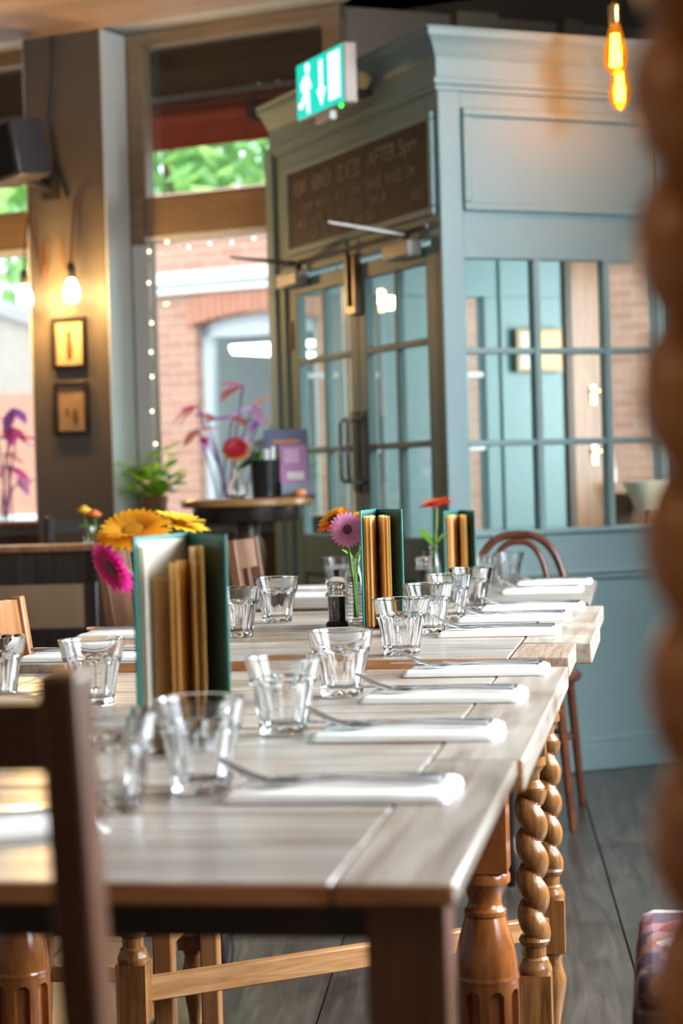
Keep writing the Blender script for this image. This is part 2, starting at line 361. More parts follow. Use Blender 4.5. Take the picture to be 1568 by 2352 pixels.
for x in XS[1:3]: vb(w3, 'muntin', x - 0.013, x + 0.013, 0.0, 0.045, 0.88, 1.846)
for z in ZS[1:3]:
    for i in range(3): vb(w3, 'muntin', XS[i] + 0.013*(i > 0), XS[i+1] - 0.013*(i < 2), 0.002, 0.043, z - 0.011, z + 0.011)
for i in range(3):
    for j in range(3): vb(w3, 'pane', XS[i] + 0.002, XS[i+1] - 0.002, 0.02, 0.024, ZS[j], ZS[j+1], DPANE, 0)

v2 = struct(vframe('wall_lobby_left'))
vb(v2, 'head_panel', 0.0, 0.05, 0.09, LD, 1.925, LH)
vb(v2, 'door_frame', 0.0, 0.07, 0.02, 0.065, 0, 1.925); vb(v2, 'door_frame', -0.004, 0.07, 1.435, LD, 0, 1.925)
for y0, y1, z0, z1 in ((0.03, 1.38, 2.335, 2.365), (0.03, 1.38, 2.0, 2.03), (0.03, 0.06, 2.03, 2.335), (1.34, 1.38, 2.03, 2.335)):
    vb(v2, 'board_moulding', -0.018, 0.004, y0, y1, z0, z1, bevel=0.006)

# cornice running round both sides of the lobby
def cornice(name, horiz):
    prof = [(0.0, 2.43), (-0.012, 2.43), (-0.012, 2.445), (-0.022, 2.452), (-0.022, 2.47), (-0.006, 2.476), (-0.006, 2.545), (-0.014, 2.555), (-0.024, 2.575), (-0.040, 2.6), (-0.058, 2.612), (-0.058, 2.63), (-0.066, 2.64), (0.0, 2.64)]
    r = struct(vframe(name)); mm = M(); n = len(prof)
    for o, z in prof: mm.v.append((o, o, z))
    for o, z in prof: mm.v.append((LW, o, z) if horiz else (o, LD + 0.05, z))
    mm.f = [(i, (i+1) % n, n + (i+1) % n, n + i) for i in range(n)] + [tuple(range(n)), tuple(range(2*n-1, n-1, -1))]
    mm.build('cornice_moulding', SAGE, r); return r
cornice('trim_1', True); cornice('trim_2', False)
lr = struct(vframe('ceiling_lobby')); vb(lr, 'lobby_top', 0.0, LW, 0.0, LD, 2.46, 2.5)

def door_leaf(name, y0, y1, hinge_hi):
    r = struct(vframe(name)); s = 0.072; z1 = 1.905; zb = 0.86; zt = 1.842
    hs = 0.09 if hinge_hi else s; ls = s if hinge_hi else 0.09
    vb(r, 'stile', 0.012, 0.052, y0, y0 + ls, 0.01, z1); vb(r, 'stile', 0.012, 0.052, y1 - hs, y1, 0.01, z1)
    a, b = y0 + ls, y1 - hs
    vb(r, 'top_rail', 0.012, 0.052, a, b, zt, z1); vb(r, 'lock_rail', 0.012, 0.052, a, b, 0.70, zb); vb(r, 'bottom_rail', 0.012, 0.052, a, b, 0.01, 0.2)
    vb(r, 'kick_panel', 0.022, 0.042, a, b, 0.2, 0.70); vb(r, 'panel_moulding', 0.008, 0.022, a + 0.03, b - 0.03, 0.655, 0.67)
    c = (a + b)/2; zz = (zb, 1.20, 1.567, zt)
    vb(r, 'muntin', 0.014, 0.05, c - 0.012, c + 0.012, zb, zt)
    for z in zz[1:3]:
        vb(r, 'muntin', 0.014, 0.05, a, c - 0.012, z - 0.012, z + 0.012); vb(r, 'muntin', 0.014, 0.05, c + 0.012, b, z - 0.012, z + 0.012)
    for i in range(3):
        vb(r, 'pane', 0.03, 0.034, a, c, zz[i], zz[i+1], DPANE, 0); vb(r, 'pane', 0.03, 0.034, c, b, zz[i], zz[i+1], DPANE, 0)
    ym = (y1 - 0.035) if not hinge_hi else (y0 + 0.035)
    hp = vb(r, 'handle_plate', 0.004, 0.012, ym - 0.03, ym + 0.03, 1.03, 1.34, IRON, 0.002)
    pts = [(0.006, ym, 1.07), (-0.045, ym, 1.07), (-0.058, ym, 1.085), (-0.06, ym, 1.19), (-0.058, ym, 1.295), (-0.045, ym, 1.31), (0.006, ym, 1.31)]
    M().tube(pts, 0.009, 10).build('pull_handle', CHROME, hp)
    yh = (y1 - 0.03) if hinge_hi else (y0 + 0.02)
    for z in (1.62, 0.35): vb(r, 'hinge', 0.004, 0.014, yh - 0.014, yh + 0.014, z, z + 0.12, IRON, 0.002)
    return r
d1 = door_leaf('door_1', 0.068, 0.748, False)
d2 = door_leaf('door_2', 0.752, 1.432, True)
# door closers, flush bolt block
def closer(name, label, y, yj, tip, mat_arm):
    t = tag(vframe(name), label, 'door closer')
    vb(t, 'body', -0.055, 0.006, y - 0.11, y + 0.11, 1.87, 1.93, plain('closer_grey', (0.42, 0.40, 0.38), 0.35), 0.008)
    M().tube([(-0.03, yj, 1.93), (-0.03, yj, 1.955)], 0.014, 10).build('pivot', IRON, t)
    M().bar((-0.03, yj, 1.95), tip, 0.022, 0.008).build('arm', mat_arm, t, bevel=0.002)
    M().bar(tip, (-0.01, yj + 0.02, 1.965), 0.016, 0.008).build('link_arm', IRON, t, bevel=0.002)
closer('door_closer', 'grey overhead door closer with a pale arm above the right door leaf', 0.27, 0.22, (-0.30, 0.30, 2.0), WPAINT)
closer('door_closer', 'dark overhead door closer above the left door leaf by the window', 1.30, 1.22, (-0.30, 1.28, 1.985), IRON)
t = tag(vframe('door_bolt'), 'dark wooden bolt block where the two glazed doors meet at the top', 'bolt')
vb(t, 'block', -0.02, 0.012, 0.70, 0.79, 1.71, 1.94, MIDW, 0.004); M().tube([(-0.026, 0.745, 1.74), (-0.026, 0.745, 1.99)], 0.007, 8).build('bolt_rod', IRON, t)
M().tube([(-0.03, 0.05, 1.962), (-0.03, 1.42, 1.962)], 0.008, 8).build('top_bar', IRON, t)

# chalkboard over the doors
t = tag(vframe('chalkboard'), 'dark chalkboard with faint handwritten chalk lines above the double doors', 'chalkboard')
cbd = vb(t, 'board', -0.012, 0.0, 0.06, 1.34, 2.03, 2.335, CHALKB, 0)
def stroke_text(mm, y_hi, y_lo, z, h, seed, dens=1.0):
    rg = random.Random(seed); y = y_hi
    while y > y_lo:
        wlen = rg.choice((3, 4, 5, 6)); 
        for _ in range(wlen):
            w = h * rg.uniform(0.45, 0.7)
            k = rg.randint(0, 4); x = -0.0135; b = z; tp = z + h * rg.uniform(0.85, 1.05)
            P = {0: [(y, b), (y, tp), (y - w*0.8, tp*0.6 + b*0.4), (y, (b + tp)/2), (y - w*0.8, b)],
                 1: [(y, b), (y - w*0.4, tp), (y - w*0.8, b)],
                 2: [(y - w*0.8, tp), (y, tp), (y, b), (y - w*0.8, b)],
                 3: [(y, tp), (y, b), (y - w*0.8, tp), (y - w*0.8, b)],
                 4: [(y, b), (y, tp), (y - w*0.7, tp), (y - w*0.7, b), (y, b)]}[k]
            for p, q in zip(P, P[1:]): mm.bar((x, p[0], p[1]), (x, q[0], q[1]), 0.006*dens, 0.0015, up=(1, 0, 0))
            y -= w
            if y < y_lo: break
        y -= h * 0.8
mm = M()
stroke_text(mm, 1.28, 0.62, 2.235, 0.062, 3, 1.5)
stroke_text(mm, 1.22, 0.16, 2.16, 0.042, 5); stroke_text(mm, 1.24, 0.42, 2.10, 0.04, 8); stroke_text(mm, 1.15, 0.5, 2.05, 0.032, 11); stroke_text(mm, 0.2, 0.1, 2.07, 0.04, 13)
mm.build('chalk_strokes', CHALK, cbd, kind='stuff')
def text_mesh(body, size):
    cu = bpy.data.curves.new('lettering', 'FONT'); cu.body = body; cu.size = size; cu.extrude = 0.0008; cu.offset = 0.0012
    o = bpy.data.objects.new('lettering', cu); COL.objects.link(o)
    dg = bpy.context.evaluated_depsgraph_get(); me = bpy.data.meshes.new_from_object(o.evaluated_get(dg)); bpy.data.objects.remove(o); me.materials.clear(); return me
to = ob('chalk_lettering', text_mesh('AFTER 5pm', 0.085), CHALK, cbd, kind='stuff')
to.matrix_local = Matrix(((0, 0, -1, -0.0135), (-1, 0, 0, 0.56), (0, 1, 0, 2.245), (0, 0, 0, 1)))

# lobby back wall with a notice, an oak door and glazing to the street
bw = struct(vframe('wall_entrance'))
def vbb(name, x0, x1, z0, z1, mat=SAGE, y0=LD, y1=LD + 0.08, bevel=0.004): return vb(bw, name, x0, x1, y0, y1, z0, z1, mat, bevel)
vbb('upper_wall', 0.318, 4.2, 2.35, 3.2, BROWNP, LD + 0.05, LD + 0.17)
vb(bw, 'entrance_ceiling', 0.33, 4.6, -1.6, LD + 0.17, CZ + 0.012, CZ + 0.1, TAUPE, 0)
vbb('upper_pilaster', 0.865, 1.07, 2.5, 3.12, plain('olive_paint', (0.30, 0.26, 0.16), 0.6), LD - 0.02, LD + 0.05)
vbb('upper_pilaster', 1.40, 1.50, 2.5, 3.12, plain('olive_paint_2', (0.25, 0.19, 0.12), 0.6), LD - 0.02, LD + 0.05)
vbb('low_panel', -0.02, 1.36, 0, 0.84); vbb('head_panel', -0.02, 1.36, 1.86, 2.46)
vbb('post', 0.46, 0.88, 0.84, 1.86); vbb('post', 0.966, 1.36, 0.84, 1.86); vbb('post', -0.02, 0.02, 0.84, 1.86)
for x in (1.04, 1.209): vbb('batten', x, x + 0.014, 0.1, 2.4, SAGE, LD - 0.012, LD, 0.003)
vbb('head_panel', 1.36, LW + 1.6, 2.05, 2.46); vbb('low_panel', 1.56, LW + 1.6, 0, 0.98, MIDW); vbb('post', 1.555, 1.61, 0.98, 2.05, WPAINT)
vbb('end_wall', 1.87, LW + 1.6, 0.98, 2.05, SAGE)
vb(bw, 'side_wall', LW - 0.05, LW, 0.05, LD, 0, 0.9); vb(bw, 'side_wall', LW - 0.05, LW, 0.05, LD, 2.1, 2.46); vb(bw, 'side_wall', LW - 0.05, LW, 0.05, 0.2, 0.9, 2.1)
w4 = struct(vframe('window_4'))
for x0, x1, z0, z1 in ((0.02, 0.46, 0.84, 1.86), (0.88, 0.966, 0.84, 1.86), (1.61, 1.87, 0.98, 2.05)):
    vb(w4, 'pane', x0, x1, LD + 0.03, LD + 0.035, z0, z1, PANE, 0)
for x0, x1, z in ((0.02, 0.46, 1.52), (0.88, 0.966, 1.52), (0.88, 0.966, 1.2), (0.02, 0.46, 1.2)): vb(w4, 'glazing_bar', x0, x1, LD + 0.01, LD + 0.05, z - 0.012, z + 0.012, WPAINT)
d3 = struct(vframe('door_3'))
vb(d3, 'leaf', 1.365, 1.552, LD - 0.01, LD + 0.04, 0.01, 2.05, wood('lobby_oak', (0.14, 0.055, 0.02), (0.24, 0.10, 0.035), (0.33, 0.15, 0.06), rough=0.3, stretch=(18, 18, 1.3), scale=2, rnd=0.02), 0.004)
vb(d3, 'hinge_edge', 1.365, 1.40, LD - 0.02, LD - 0.01, 0.01, 2.05, plain('dark_door_edge', (0.06, 0.04, 0.025), 0.5), 0.002)
for z in (1.44, 1.17):
    M().tube([(1.50, LD - 0.012, z), (1.50, LD - 0.05, z), (1.57, LD - 0.055, z)], 0.008, 8).build('lever_handle', BRASS, d3)
    vb(d3, 'handle_plate', 1.485, 1.515, LD - 0.018, LD - 0.01, z - 0.06, z + 0.03, BRASS, 0.003)
t = tag(vframe('notice'), 'cream notice board on the pale wall inside the lobby', 'notice')
vb(t, 'backing', 1.105, 1.337, LD - 0.035, LD - 0.014, 1.528, 1.72, plain('notice_frame', (0.45, 0.30, 0.16), 0.5), 0.003)
vb(t, 'sheet', 1.125, 1.22, LD - 0.037, LD - 0.0352, 1.545, 1.703, CREAM, 0); vb(t, 'sheet', 1.228, 1.322, LD - 0.037, LD - 0.0352, 1.545, 1.703, plain('tan_sheet', (0.80, 0.60, 0.32), 0.7), 0)
t = tag(vframe('lampshade'), 'cream tapered lampshade low behind the lobby glazing', 'lampshade'); 
M().lathe([(0.05, 0.90), (0.055, 0.90), (0.12, 1.03), (0.115, 1.03), (0.05, 0.905)], 24, (1.70, LD - 0.14, -0.0), caps=False).build('shade', plain('cream_shade', (0.72, 0.64, 0.5), 0.7), t)
M().lathe([(0.09, 0.0), (0.09, 0.02), (0.015, 0.03), (0.015, 0.90), (0.05, 0.905)], 16, (1.70, LD - 0.14, 0)).build('stand', MIDW, t)

# ------------------------------------------------------------------ outside: street, brick house, awning, trees
def wf_off(name, off): return empty(name, (A0[0] + NV[0]*off, A0[1] + NV[1]*off, 0), 153)
gr = struct(BX(-14, 16, 8.9, 40, -0.3, -0.16).build('floor_street', plain('pale_paving', (0.55, 0.53, 0.50), 0.8, var=0.1, scale=1.5)))
def brick_mat():
    m, n, l, b = new_mat('red_brick'); b.inputs['Roughness'].default_value = 0.85
    tc = n.new('ShaderNodeTexCoord'); mp = n.new('ShaderNodeMapping'); mp.inputs['Rotation'].default_value = (R(90), 0, 0)
    br = n.new('ShaderNodeTexBrick'); br.inputs['Scale'].default_value = 1.0; br.inputs['Brick Width'].default_value = 0.225; br.inputs['Row Height'].default_value = 0.075; br.inputs['Mortar Size'].default_value = 0.008
    br.inputs['Color1'].default_value = (0.40, 0.185, 0.13, 1); br.inputs['Color2'].default_value = (0.46, 0.245, 0.17, 1); br.inputs['Mortar'].default_value = (0.47, 0.31, 0.245, 1)
    l.new(tc.outputs['Object'], mp.inputs[0]); l.new(mp.outputs[0], br.inputs[0]); l.new(br.outputs[0], b.inputs['Base Color']); return m
BRICK = brick_mat()
hb = tag(wf_off('brick_house', 5.5), 'red brick house across the street with an arched shop window', 'building')
def arch_z(w):                                        # soffit of the segmental arch over the shop window
    return 2.28 + 0.07 * (1 - ((w - 3.2)/0.52)**2)
W0, W1 = 2.68, 3.72
mm = M(); mm.box(W1, 4.9, -0.3, 0.0, -0.2, 3.3); mm.box(-3.0, W0, -0.3, 0.0, -0.2, 3.3)
N_ = 12
for i in range(N_):
    a = W0 + (W1 - W0)*i/N_; b = W0 + (W1 - W0)*(i+1)/N_
    mm.box(a, b, -0.3, 0.0, (arch_z(a) + arch_z(b))/2, 3.3)
mm.box(W0, W1, -0.3, 0.0, -0.2, 0.45)
mm.build('brick_wall', BRICK, hb)
for i in range(18):
    w = W0 - 0.06 + (W1 - W0 + 0.12)*i/18; w2 = W0 - 0.06 + (W1 - W0 + 0.12)*(i+1)/18
    M().box(w + 0.003, w2 - 0.003, 0.0, 0.03, arch_z((w+w2)/2) + 0.005, arch_z((w+w2)/2) + 0.2).build('arch_brick', plain('arch_brick', (0.46, 0.20, 0.13), 0.85) if i == 0 else bpy.data.materials['arch_brick'], hb)
M().box(-3, 4.9, 0.0, 0.1, 2.59, 2.68).build('string_course', WPAINT, hb, bevel=0.01)
M().box(-3, 4.9, 0.0, 0.06, 2.52, 2.58).build('string_course', WPAINT, hb, bevel=0.01)
SHOPF = plain('pale_blue_frame', (0.62, 0.70, 0.74), 0.5, var=0.02)
for a, b in ((W1 - 0.07, W1), (W0, W0 + 0.07)): M().box(a, b, -0.2, -0.1, 0.45, 2.34).build('shop_frame', SHOPF, hb)
M().box(W0, W1, -0.2, -0.1, 2.19, 2.38).build('shop_frame', SHOPF, hb); M().box(W0, W1, -0.2, -0.1, 0.45, 0.55).build('shop_frame', SHOPF, hb)
M().box(W0 + 0.07, W1 - 0.07, -0.155, -0.15, 0.55, 2.19).build('shop_pane', PANE, hb)
mm = M(); mm.box(1.2, 4.6, -3.2, -3.1, -0.2, 2.6); mm.box(4.5, 4.6, -3.1, -0.3, -0.2, 2.6); mm.box(1.2, 1.3, -3.1, -0.3, -0.2, 2.6); mm.box(1.2, 4.6, -3.1, -0.3, 2.5, 2.6); mm.box(1.2, 4.6, -3.1, -0.3, -0.2, 0.0)
mm.build('shop_interior', plain('teal_interior', (0.32, 0.40, 0.37), 0.7), hb)
M().box(2.0, 4.2, -1.9, -1.5, 0.0, 1.05).build('shop_counter', plain('counter_grey', (0.42, 0.40, 0.38), 0.5), hb)
for z in (1.3, 1.55, 1.8): M().box(2.2, 4.3, -3.0, -2.75, z, z + 0.03).build('shop_shelf', plain('shelf_brown', (0.3, 0.22, 0.16), 0.6) if z == 1.3 else bpy.data.materials['shelf_brown'], hb)
LAMPW = glow('shop_lamp', (1.0, 1.0, 1.0), 6)
M().box(2.72, 3.66, -0.5, -0.42, 2.10, 2.14).build('strip_lamp', LAMPW, hb)
M().bar((3.66, -0.5, 2.10), (3.48, -1.6, 2.10), 0.06, 0.04).build('strip_lamp', LAMPW, hb)
for w, z, y in ((2.95, 2.04, -1.0), (3.52, 1.75, -1.2), (3.45, 1.15, -0.8)):
    M().lathe([(0.0, -0.03), (0.028, -0.012), (0.028, 0.012), (0.0, 0.03)], 12, (w, y, z), caps=False).build('shop_bulb', bpy.data.materials.get('shop_warm') or glow('shop_warm', (1.0, 0.72, 0.36), 8), hb)
# rendered neighbour seen in the left window
hn = tag(wf_off('rendered_house', 5.45), 'beige rendered wall with a coral base seen through the left window', 'building')
M().box(4.9, 8.0, -0.3, 0.0, 1.83, 2.55).build('render_wall', plain('beige_render', (0.40, 0.345, 0.30), 0.85), hb if False else hn)
M().box(4.9, 8.0, -0.3, 0.01, -0.2, 1.83).build('coral_base', plain('coral_paint', (0.52, 0.25, 0.17), 0.8), hn)
M().bar((4.9, 0.0, 2.32), (6.4, 0.0, 2.85), 0.12, 0.1).build('sloping_coping', plain('grey_coping', (0.35, 0.33, 0.32), 0.8), hn)
M().box(4.9, 8.0, -0.32, 0.12, 0.78, 0.86).build('white_ledge', WPAINT, hn)

# awning and fascia outside window
aw = tag(wf_off('awning', 0.6), 'rolled red awning under a dark brown fascia outside the window', 'awning')
M().box(-0.6, 3.2, -0.05, 0.03, 2.925, 3.42).build('fascia', BROWNF, aw)
M().box(-0.6, 3.2, 0.031, 0.045, 2.905, 2.93).build('rail', plain('grey_rail', (0.25, 0.23, 0.23), 0.4), aw, bevel=0.003)
M().box(-0.6, 3.2, -0.10, 0.02, 2.875, 2.93).build('cassette', plain('dark_red_cassette', (0.16, 0.03, 0.02), 0.5), aw, bevel=0.004)
M().tube([(-0.6, -0.085, 2.847), (0.42, -0.085, 2.847)], 0.034, 16).build('roller', RED, aw)
M().tube([(0.46, -0.085, 2.847), (3.2, -0.085, 2.847)], 0.034, 16).build('roller', RED, aw)
M().box(0.425, 0.455, -0.17, 0.0, 2.79, 2.92).build('bracket', BROWNF, aw, bevel=0.004)
M().box(-0.6, 3.2, -0.10, -0.088, 2.70, 2.83).build('valance', RED, aw)
for w in (0.35, 0.25, 1.4, 1.5): M().lathe([(0.0, -0.012), (0.012, 0), (0.0, 0.012)], 10, (w, 0.055, 2.93), caps=False).build('stud', CHROME, aw)

def tree(name, label, loc, h, rx, n, seed, cols):
    rg = random.Random(seed); t = thing(name, label, 'tree', loc)
    M().tube([(0, 0, -0.2), (0.05, 0, h*0.35), (0.0, 0.1, h*0.7)], [0.16, 0.12, 0.05], 10).build('trunk', MIDW, t)
    for ci, c in enumerate(cols):
        mm = M()
        for _ in range(n // len(cols)):
            while True:
                p = Vector((rg.uniform(-1, 1), rg.uniform(-1, 1), rg.uniform(-1, 1)))
                if 0.25 < p.length < 1: break
            p = Vector((p.x*rx, p.y*rx, p.z*h*0.42 + h*0.62)); s = rg.uniform(0.12, 0.26)
            q = Matrix.Rotation(rg.uniform(0, 6.3), 3, 'Z') @ Matrix.Rotation(rg.uniform(-1.2, 1.2), 3, 'X')
            mm.add([p + q @ Vector(v) for v in ((-s*0.5, 0, 0), (0, -s, 0.01), (s*0.5, 0, 0), (0, s, 0.01))], [(0, 1, 2, 3)])
        mm.build('foliage', thin(name + '_leaf%d' % ci, tuple(min(0.9, x*1.3 + 0.16) for x in c), tuple(min(0.95, x*1.5 + 0.2) for x in c), 0.5, 0.2, 6), t, kind='stuff')
tree('street_tree', 'leafy green street tree behind the roofline outside', (-1.9, 23.0, -0.2), 8.2, 2.3, 5200, 2, ((0.16, 0.34, 0.07), (0.30, 0.45, 0.10), (0.10, 0.24, 0.06)))
tree('street_tree', 'yellow-green tree beyond the brick house on the left', (-7.2, 24.5, -0.2), 8.0, 2.3, 4200, 5, ((0.22, 0.36, 0.09), (0.36, 0.44, 0.14), (0.13, 0.26, 0.07)))
tree('street_tree', 'darker green tree seen past the right end of the awning', (3.2, 23.5, -0.2), 8.4, 2.3, 4200, 9, ((0.13, 0.30, 0.08), (0.24, 0.40, 0.12), (0.09, 0.2, 0.06)))

# plants with magenta leaves in the outside window boxes
def blade(mm, base, dirv, ln, wd, droop, rg):
    d = Vector(dirv).normalized(); side = d.cross(Vector((0, 0, 1)));
    if side.length < 0.05: side = Vector((1, 0, 0))
    side.normalize(); rows = []
    for k in range(6):
        u = k/5; p = Vector(base) + d*ln*u + Vector((0, 0, -droop*u*u)); w = wd*math.sin(math.pi*min(0.97, u*0.92 + 0.06))
        rows.append([p - side*w, p + Vector((0, 0, -w*0.35)), p + side*w])
    mm.sheet(rows)
LEAFS = [thin('magenta_leaf', (0.75, 0.03, 0.22), (0.75, 0.03, 0.22), 0.5, 0.25, 20), thin('purple_leaf', (0.34, 0.09, 0.40), (0.34, 0.09, 0.40), 0.5, 0.25, 20), thin('coral_leaf', (0.85, 0.20, 0.12), (0.85, 0.20, 0.12), 0.5, 0.25, 20), thin('lilac_leaf', (0.72, 0.38, 0.70), (0.72, 0.38, 0.70), 0.5, 0.25, 20)]
def colour_plant(label, w, spots, seed):
    rg = random.Random(seed); t = tag(wf_off('colourful_plant', 0.34), label, 'plant')
    M().box(w - 0.2, w + 0.2, -0.09, 0.09, 0.72, 0.90).build('window_box', plain('window_box_grey%d' % seed, (0.4, 0.4, 0.4), 0.6), t, bevel=0.006)
    for (sw, sz, ci, ln) in spots:
        b = Vector((w + rg.uniform(-0.05, 0.05), rg.uniform(-0.03, 0.03), 0.88)); e = Vector((sw, rg.uniform(-0.04, 0.04), sz))
        M().tube([b, b.lerp(e, 0.5) + Vector((0, 0, 0.05)), e], 0.004, 5).build('stem', bpy.data.materials['purple_leaf'], t)
        for _ in range(3):
            mm = M(); a = rg.uniform(0, 6.3); blade(mm, e, (math.cos(a), 0.5*math.sin(a), rg.uniform(-0.5, 0.5)), ln*rg.uniform(0.8, 1.2), ln*0.28, ln*0.35, rg)
            mm.build('leaf', LEAFS[ci] if rg.random() < 0.7 else LEAFS[rg.randint(0, 3)], t)
colour_plant('plant with magenta and purple leaves outside the main window', 0.47, [(0.62, 1.44, 0, 0.11), (0.63, 1.33, 1, 0.1), (0.57, 1.29, 0, 0.08), (0.36, 1.52, 0, 0.12), (0.33, 1.43, 3, 0.12), (0.42, 1.38, 1, 0.12), (0.3, 1.36, 2, 0.09), (0.40, 1.29, 3, 0.1), (0.15, 1.44, 3, 0.08), (0.55, 1.4, 1, 0.08)], 4)
colour_plant('plant with crimson and lilac leaves outside the left window', 1.72, [(1.66, 1.47, 1, 0.12), (1.67, 1.38, 0, 0.12), (1.64, 1.33, 3, 0.12), (1.68, 1.19, 0, 0.15), (1.72, 1.25, 2, 0.1), (1.62, 1.12, 3, 0.1), (1.75, 1.42, 1, 0.1)], 6)

# fairy lights round the main window
fy = tag(wframe('fairy_lights'), 'string of tiny warm fairy lights around the main window', 'fairy lights')
FGL = glow('fairy_bulb', (1.0, 0.80, 0.50), 4)
pts = []
rg = random.Random(3)
for i in range(17): pts.append((0.612 + rg.uniform(-0.012, 0.012), 0.035, 0.98 + i*0.07 + rg.uniform(-0.015, 0.015)))
for i in range(15): pts.append((0.57 - i*0.055, 0.035, 2.135 + rg.uniform(-0.018, 0.01)))
M().tube(pts, 0.0015, 4).build('wire', IRON, fy)
bme = M().lathe([(0.0, -0.006), (0.0045, -0.003), (0.0045, 0.003), (0.0, 0.006)], 8, caps=False).mesh('fairy_bulb')
for p in pts[::2]:
    b = ob('fairy_bulb', bme, FGL, fy); b.location = (p[0], p[1] + 0.006, p[2] + rg.uniform(-0.01, 0.01))

# ------------------------------------------------------------------ pillar fittings: pictures, bulbs, speaker
PY = 0.232
def picture(label, w0, w1, z0, z1, fig, toned):
    t = tag(wframe('framed_picture'), label, 'picture'); f = 0.017
    for a, b, c, d in ((w0, w1, z0, z0 + f), (w0, w1, z1 - f, z1), (w0, w0 + f, z0 + f, z1 - f), (w1 - f, w1, z0 + f, z1 - f)):
        M().box(a, b, PY + 0.001, PY + 0.022, c, d).build('frame_side', BLACKW, t, bevel=0.003)
    pr_ = M().box(w0 + f, w1 - f, PY + 0.002, PY + 0.010, z0 + f, z1 - f).build('print', plain('aged_print%d' % fig, toned, 0.6, var=0.15, scale=14), t)
    c = (w0 + w1)/2; mx = Matrix(((1, 0, 0, c), (0, 0, 1, PY + 0.0101), (0, 1, 0, z0 + f + 0.02), (0, 0, 0, 1)))
    ink = bpy.data.materials.get('faded_ink') or plain('faded_ink', (0.16, 0.09, 0.04), 0.7)
    mm = M()
    if fig == 0:
        mm.prism([(-0.012, 0), (0.014, 0), (0.018, 0.05), (0.012, 0.10), (0.016, 0.12), (0.0, 0.135), (-0.014, 0.12), (-0.012, 0.09), (-0.018, 0.05)], mx, 0.0006)
        mm.prism([(0.007*math.cos(a*0.785), 0.147 + 0.009*math.sin(a*0.785)) for a in range(8)], mx, 0.0006)
    else:
        mm.prism([(-0.035, 0.01), (-0.015, 0.0), (0.0, 0.04), (-0.012, 0.085), (-0.034, 0.06)], mx, 0.0006)
        mm.prism([(0.012, 0.045), (0.03, 0.04), (0.035, 0.07), (0.02, 0.085)], mx, 0.0006)
    mm.build('figure', ink, pr_)
picture('black framed print of a standing figure, upper one on the pillar', 0.825, 1.005, 1.605, 1.832, 0, (0.62, 0.46, 0.26))
picture('black framed brown print, lower one on the pillar', 0.822, 1.003, 1.312, 1.545, 1, (0.40, 0.26, 0.15))

AMBER = (1.0, 0.50, 0.13)
def bulb_mesh(s=1.0):
    return [(0.0, -0.062*s), (0.016*s, -0.058*s), (0.027*s, -0.045*s), (0.032*s, -0.027*s), (0.031*s, -0.008*s), (0.026*s, 0.015*s), (0.019*s, 0.04*s), (0.014*s, 0.058*s), (0.013*s, 0.066*s)]
def wall_bulb(label, w, z, loop):
    t = tag(wframe('wall_bulb'), label, 'light bulb'); y = PY + 0.10
    M().lathe([(0.0, -0.062), (0.02, -0.056), (0.031, -0.04), (0.035, -0.02), (0.031, 0.004), (0.022, 0.026), (0.014, 0.045)], 20, (w, y, z), caps=False).build('bulb', glow('hot_bulb', (1.0, 0.70, 0.32), 14) if 'hot_bulb' not in bpy.data.materials else bpy.data.materials['hot_bulb'], t)
    M().lathe([(0.016, 0.045), (0.018, 0.05), (0.018, 0.10), (0.008, 0.115)], 14, (w, y, z)).build('socket', BLACK, t)
    M().tube([(w, y, z + 0.11), (w, y - 0.01, z + 0.2), (w + 0.01, y - 0.05, z + 0.32), (w + 0.02, PY + 0.012, z + 0.42)], 0.004, 6).build('cord', BLACK, t)
    M().tube([(w + 0.02, PY + 0.012, z + 0.42), (w + loop*0.5, PY + 0.012, z + 0.16), (w + loop*0.75, PY + 0.012, z + 0.08), (w + loop, PY + 0.012, z + 0.14), (w + loop*1.1, PY + 0.012, z + 0.24)], 0.005, 6).build('loop_cord', MIDW, t)
    p = Matrix.Translation((A0[0], A0[1], 0)) @ Matrix.Rotation(R(153), 4, 'Z') @ Vector((w, y + 0.045, z - 0.02))
    add_light('bulb_glow', 'POINT', p, None, 9, (1.0, 0.54, 0.16), 0.03)
wall_bulb('glowing bare bulb on the pillar above the framed prints', 0.832, 1.945, 0.10)
wall_bulb('glowing bare bulb at the left edge of the pillar', 1.082, 1.935, -0.06)
cb = tag(wframe('cable'), 'dark cable running down the pillar to the bulbs', 'cable')
M().tube([(0.95, PY + 0.006, 3.08), (0.955, PY + 0.006, 2.9), (0.98, PY + 0.006, 2.72), (0.95, PY + 0.006, 2.5), (0.9, PY + 0.008, 2.36)], 0.006, 6).build('cable_run', BLACK, cb)
sp = tag(wframe('loudspeaker'), 'black box loudspeaker mounted high on the pillar', 'loudspeaker')
spm = Matrix.Translation((1.07, PY + 0.17, 2.55)) @ Matrix.Rotation(R(-18), 4, 'Z') @ Matrix.Rotation(R(6), 4, 'Y') @ Matrix.Rotation(R(-6), 4, 'X')
scab = M().box(-0.135, 0.135, -0.09, 0.09, -0.125, 0.125, spm).build('cabinet', plain('speaker_grey', (0.06, 0.055, 0.065), 0.35), sp, bevel=0.012)
M().box(-0.122, 0.122, 0.088, 0.097, -0.112, 0.112, spm).build('grille', plain('speaker_grille', (0.008, 0.008, 0.008), 0.8), scab, bevel=0.006)
M().bar((1.0, PY, 2.40), (1.05, PY + 0.12, 2.44), 0.05, 0.02).build('bracket', IRON, sp); BX(0.95, 1.03, PY, PY + 0.02, 2.36, 2.45).build('wall_plate', IRON, sp)

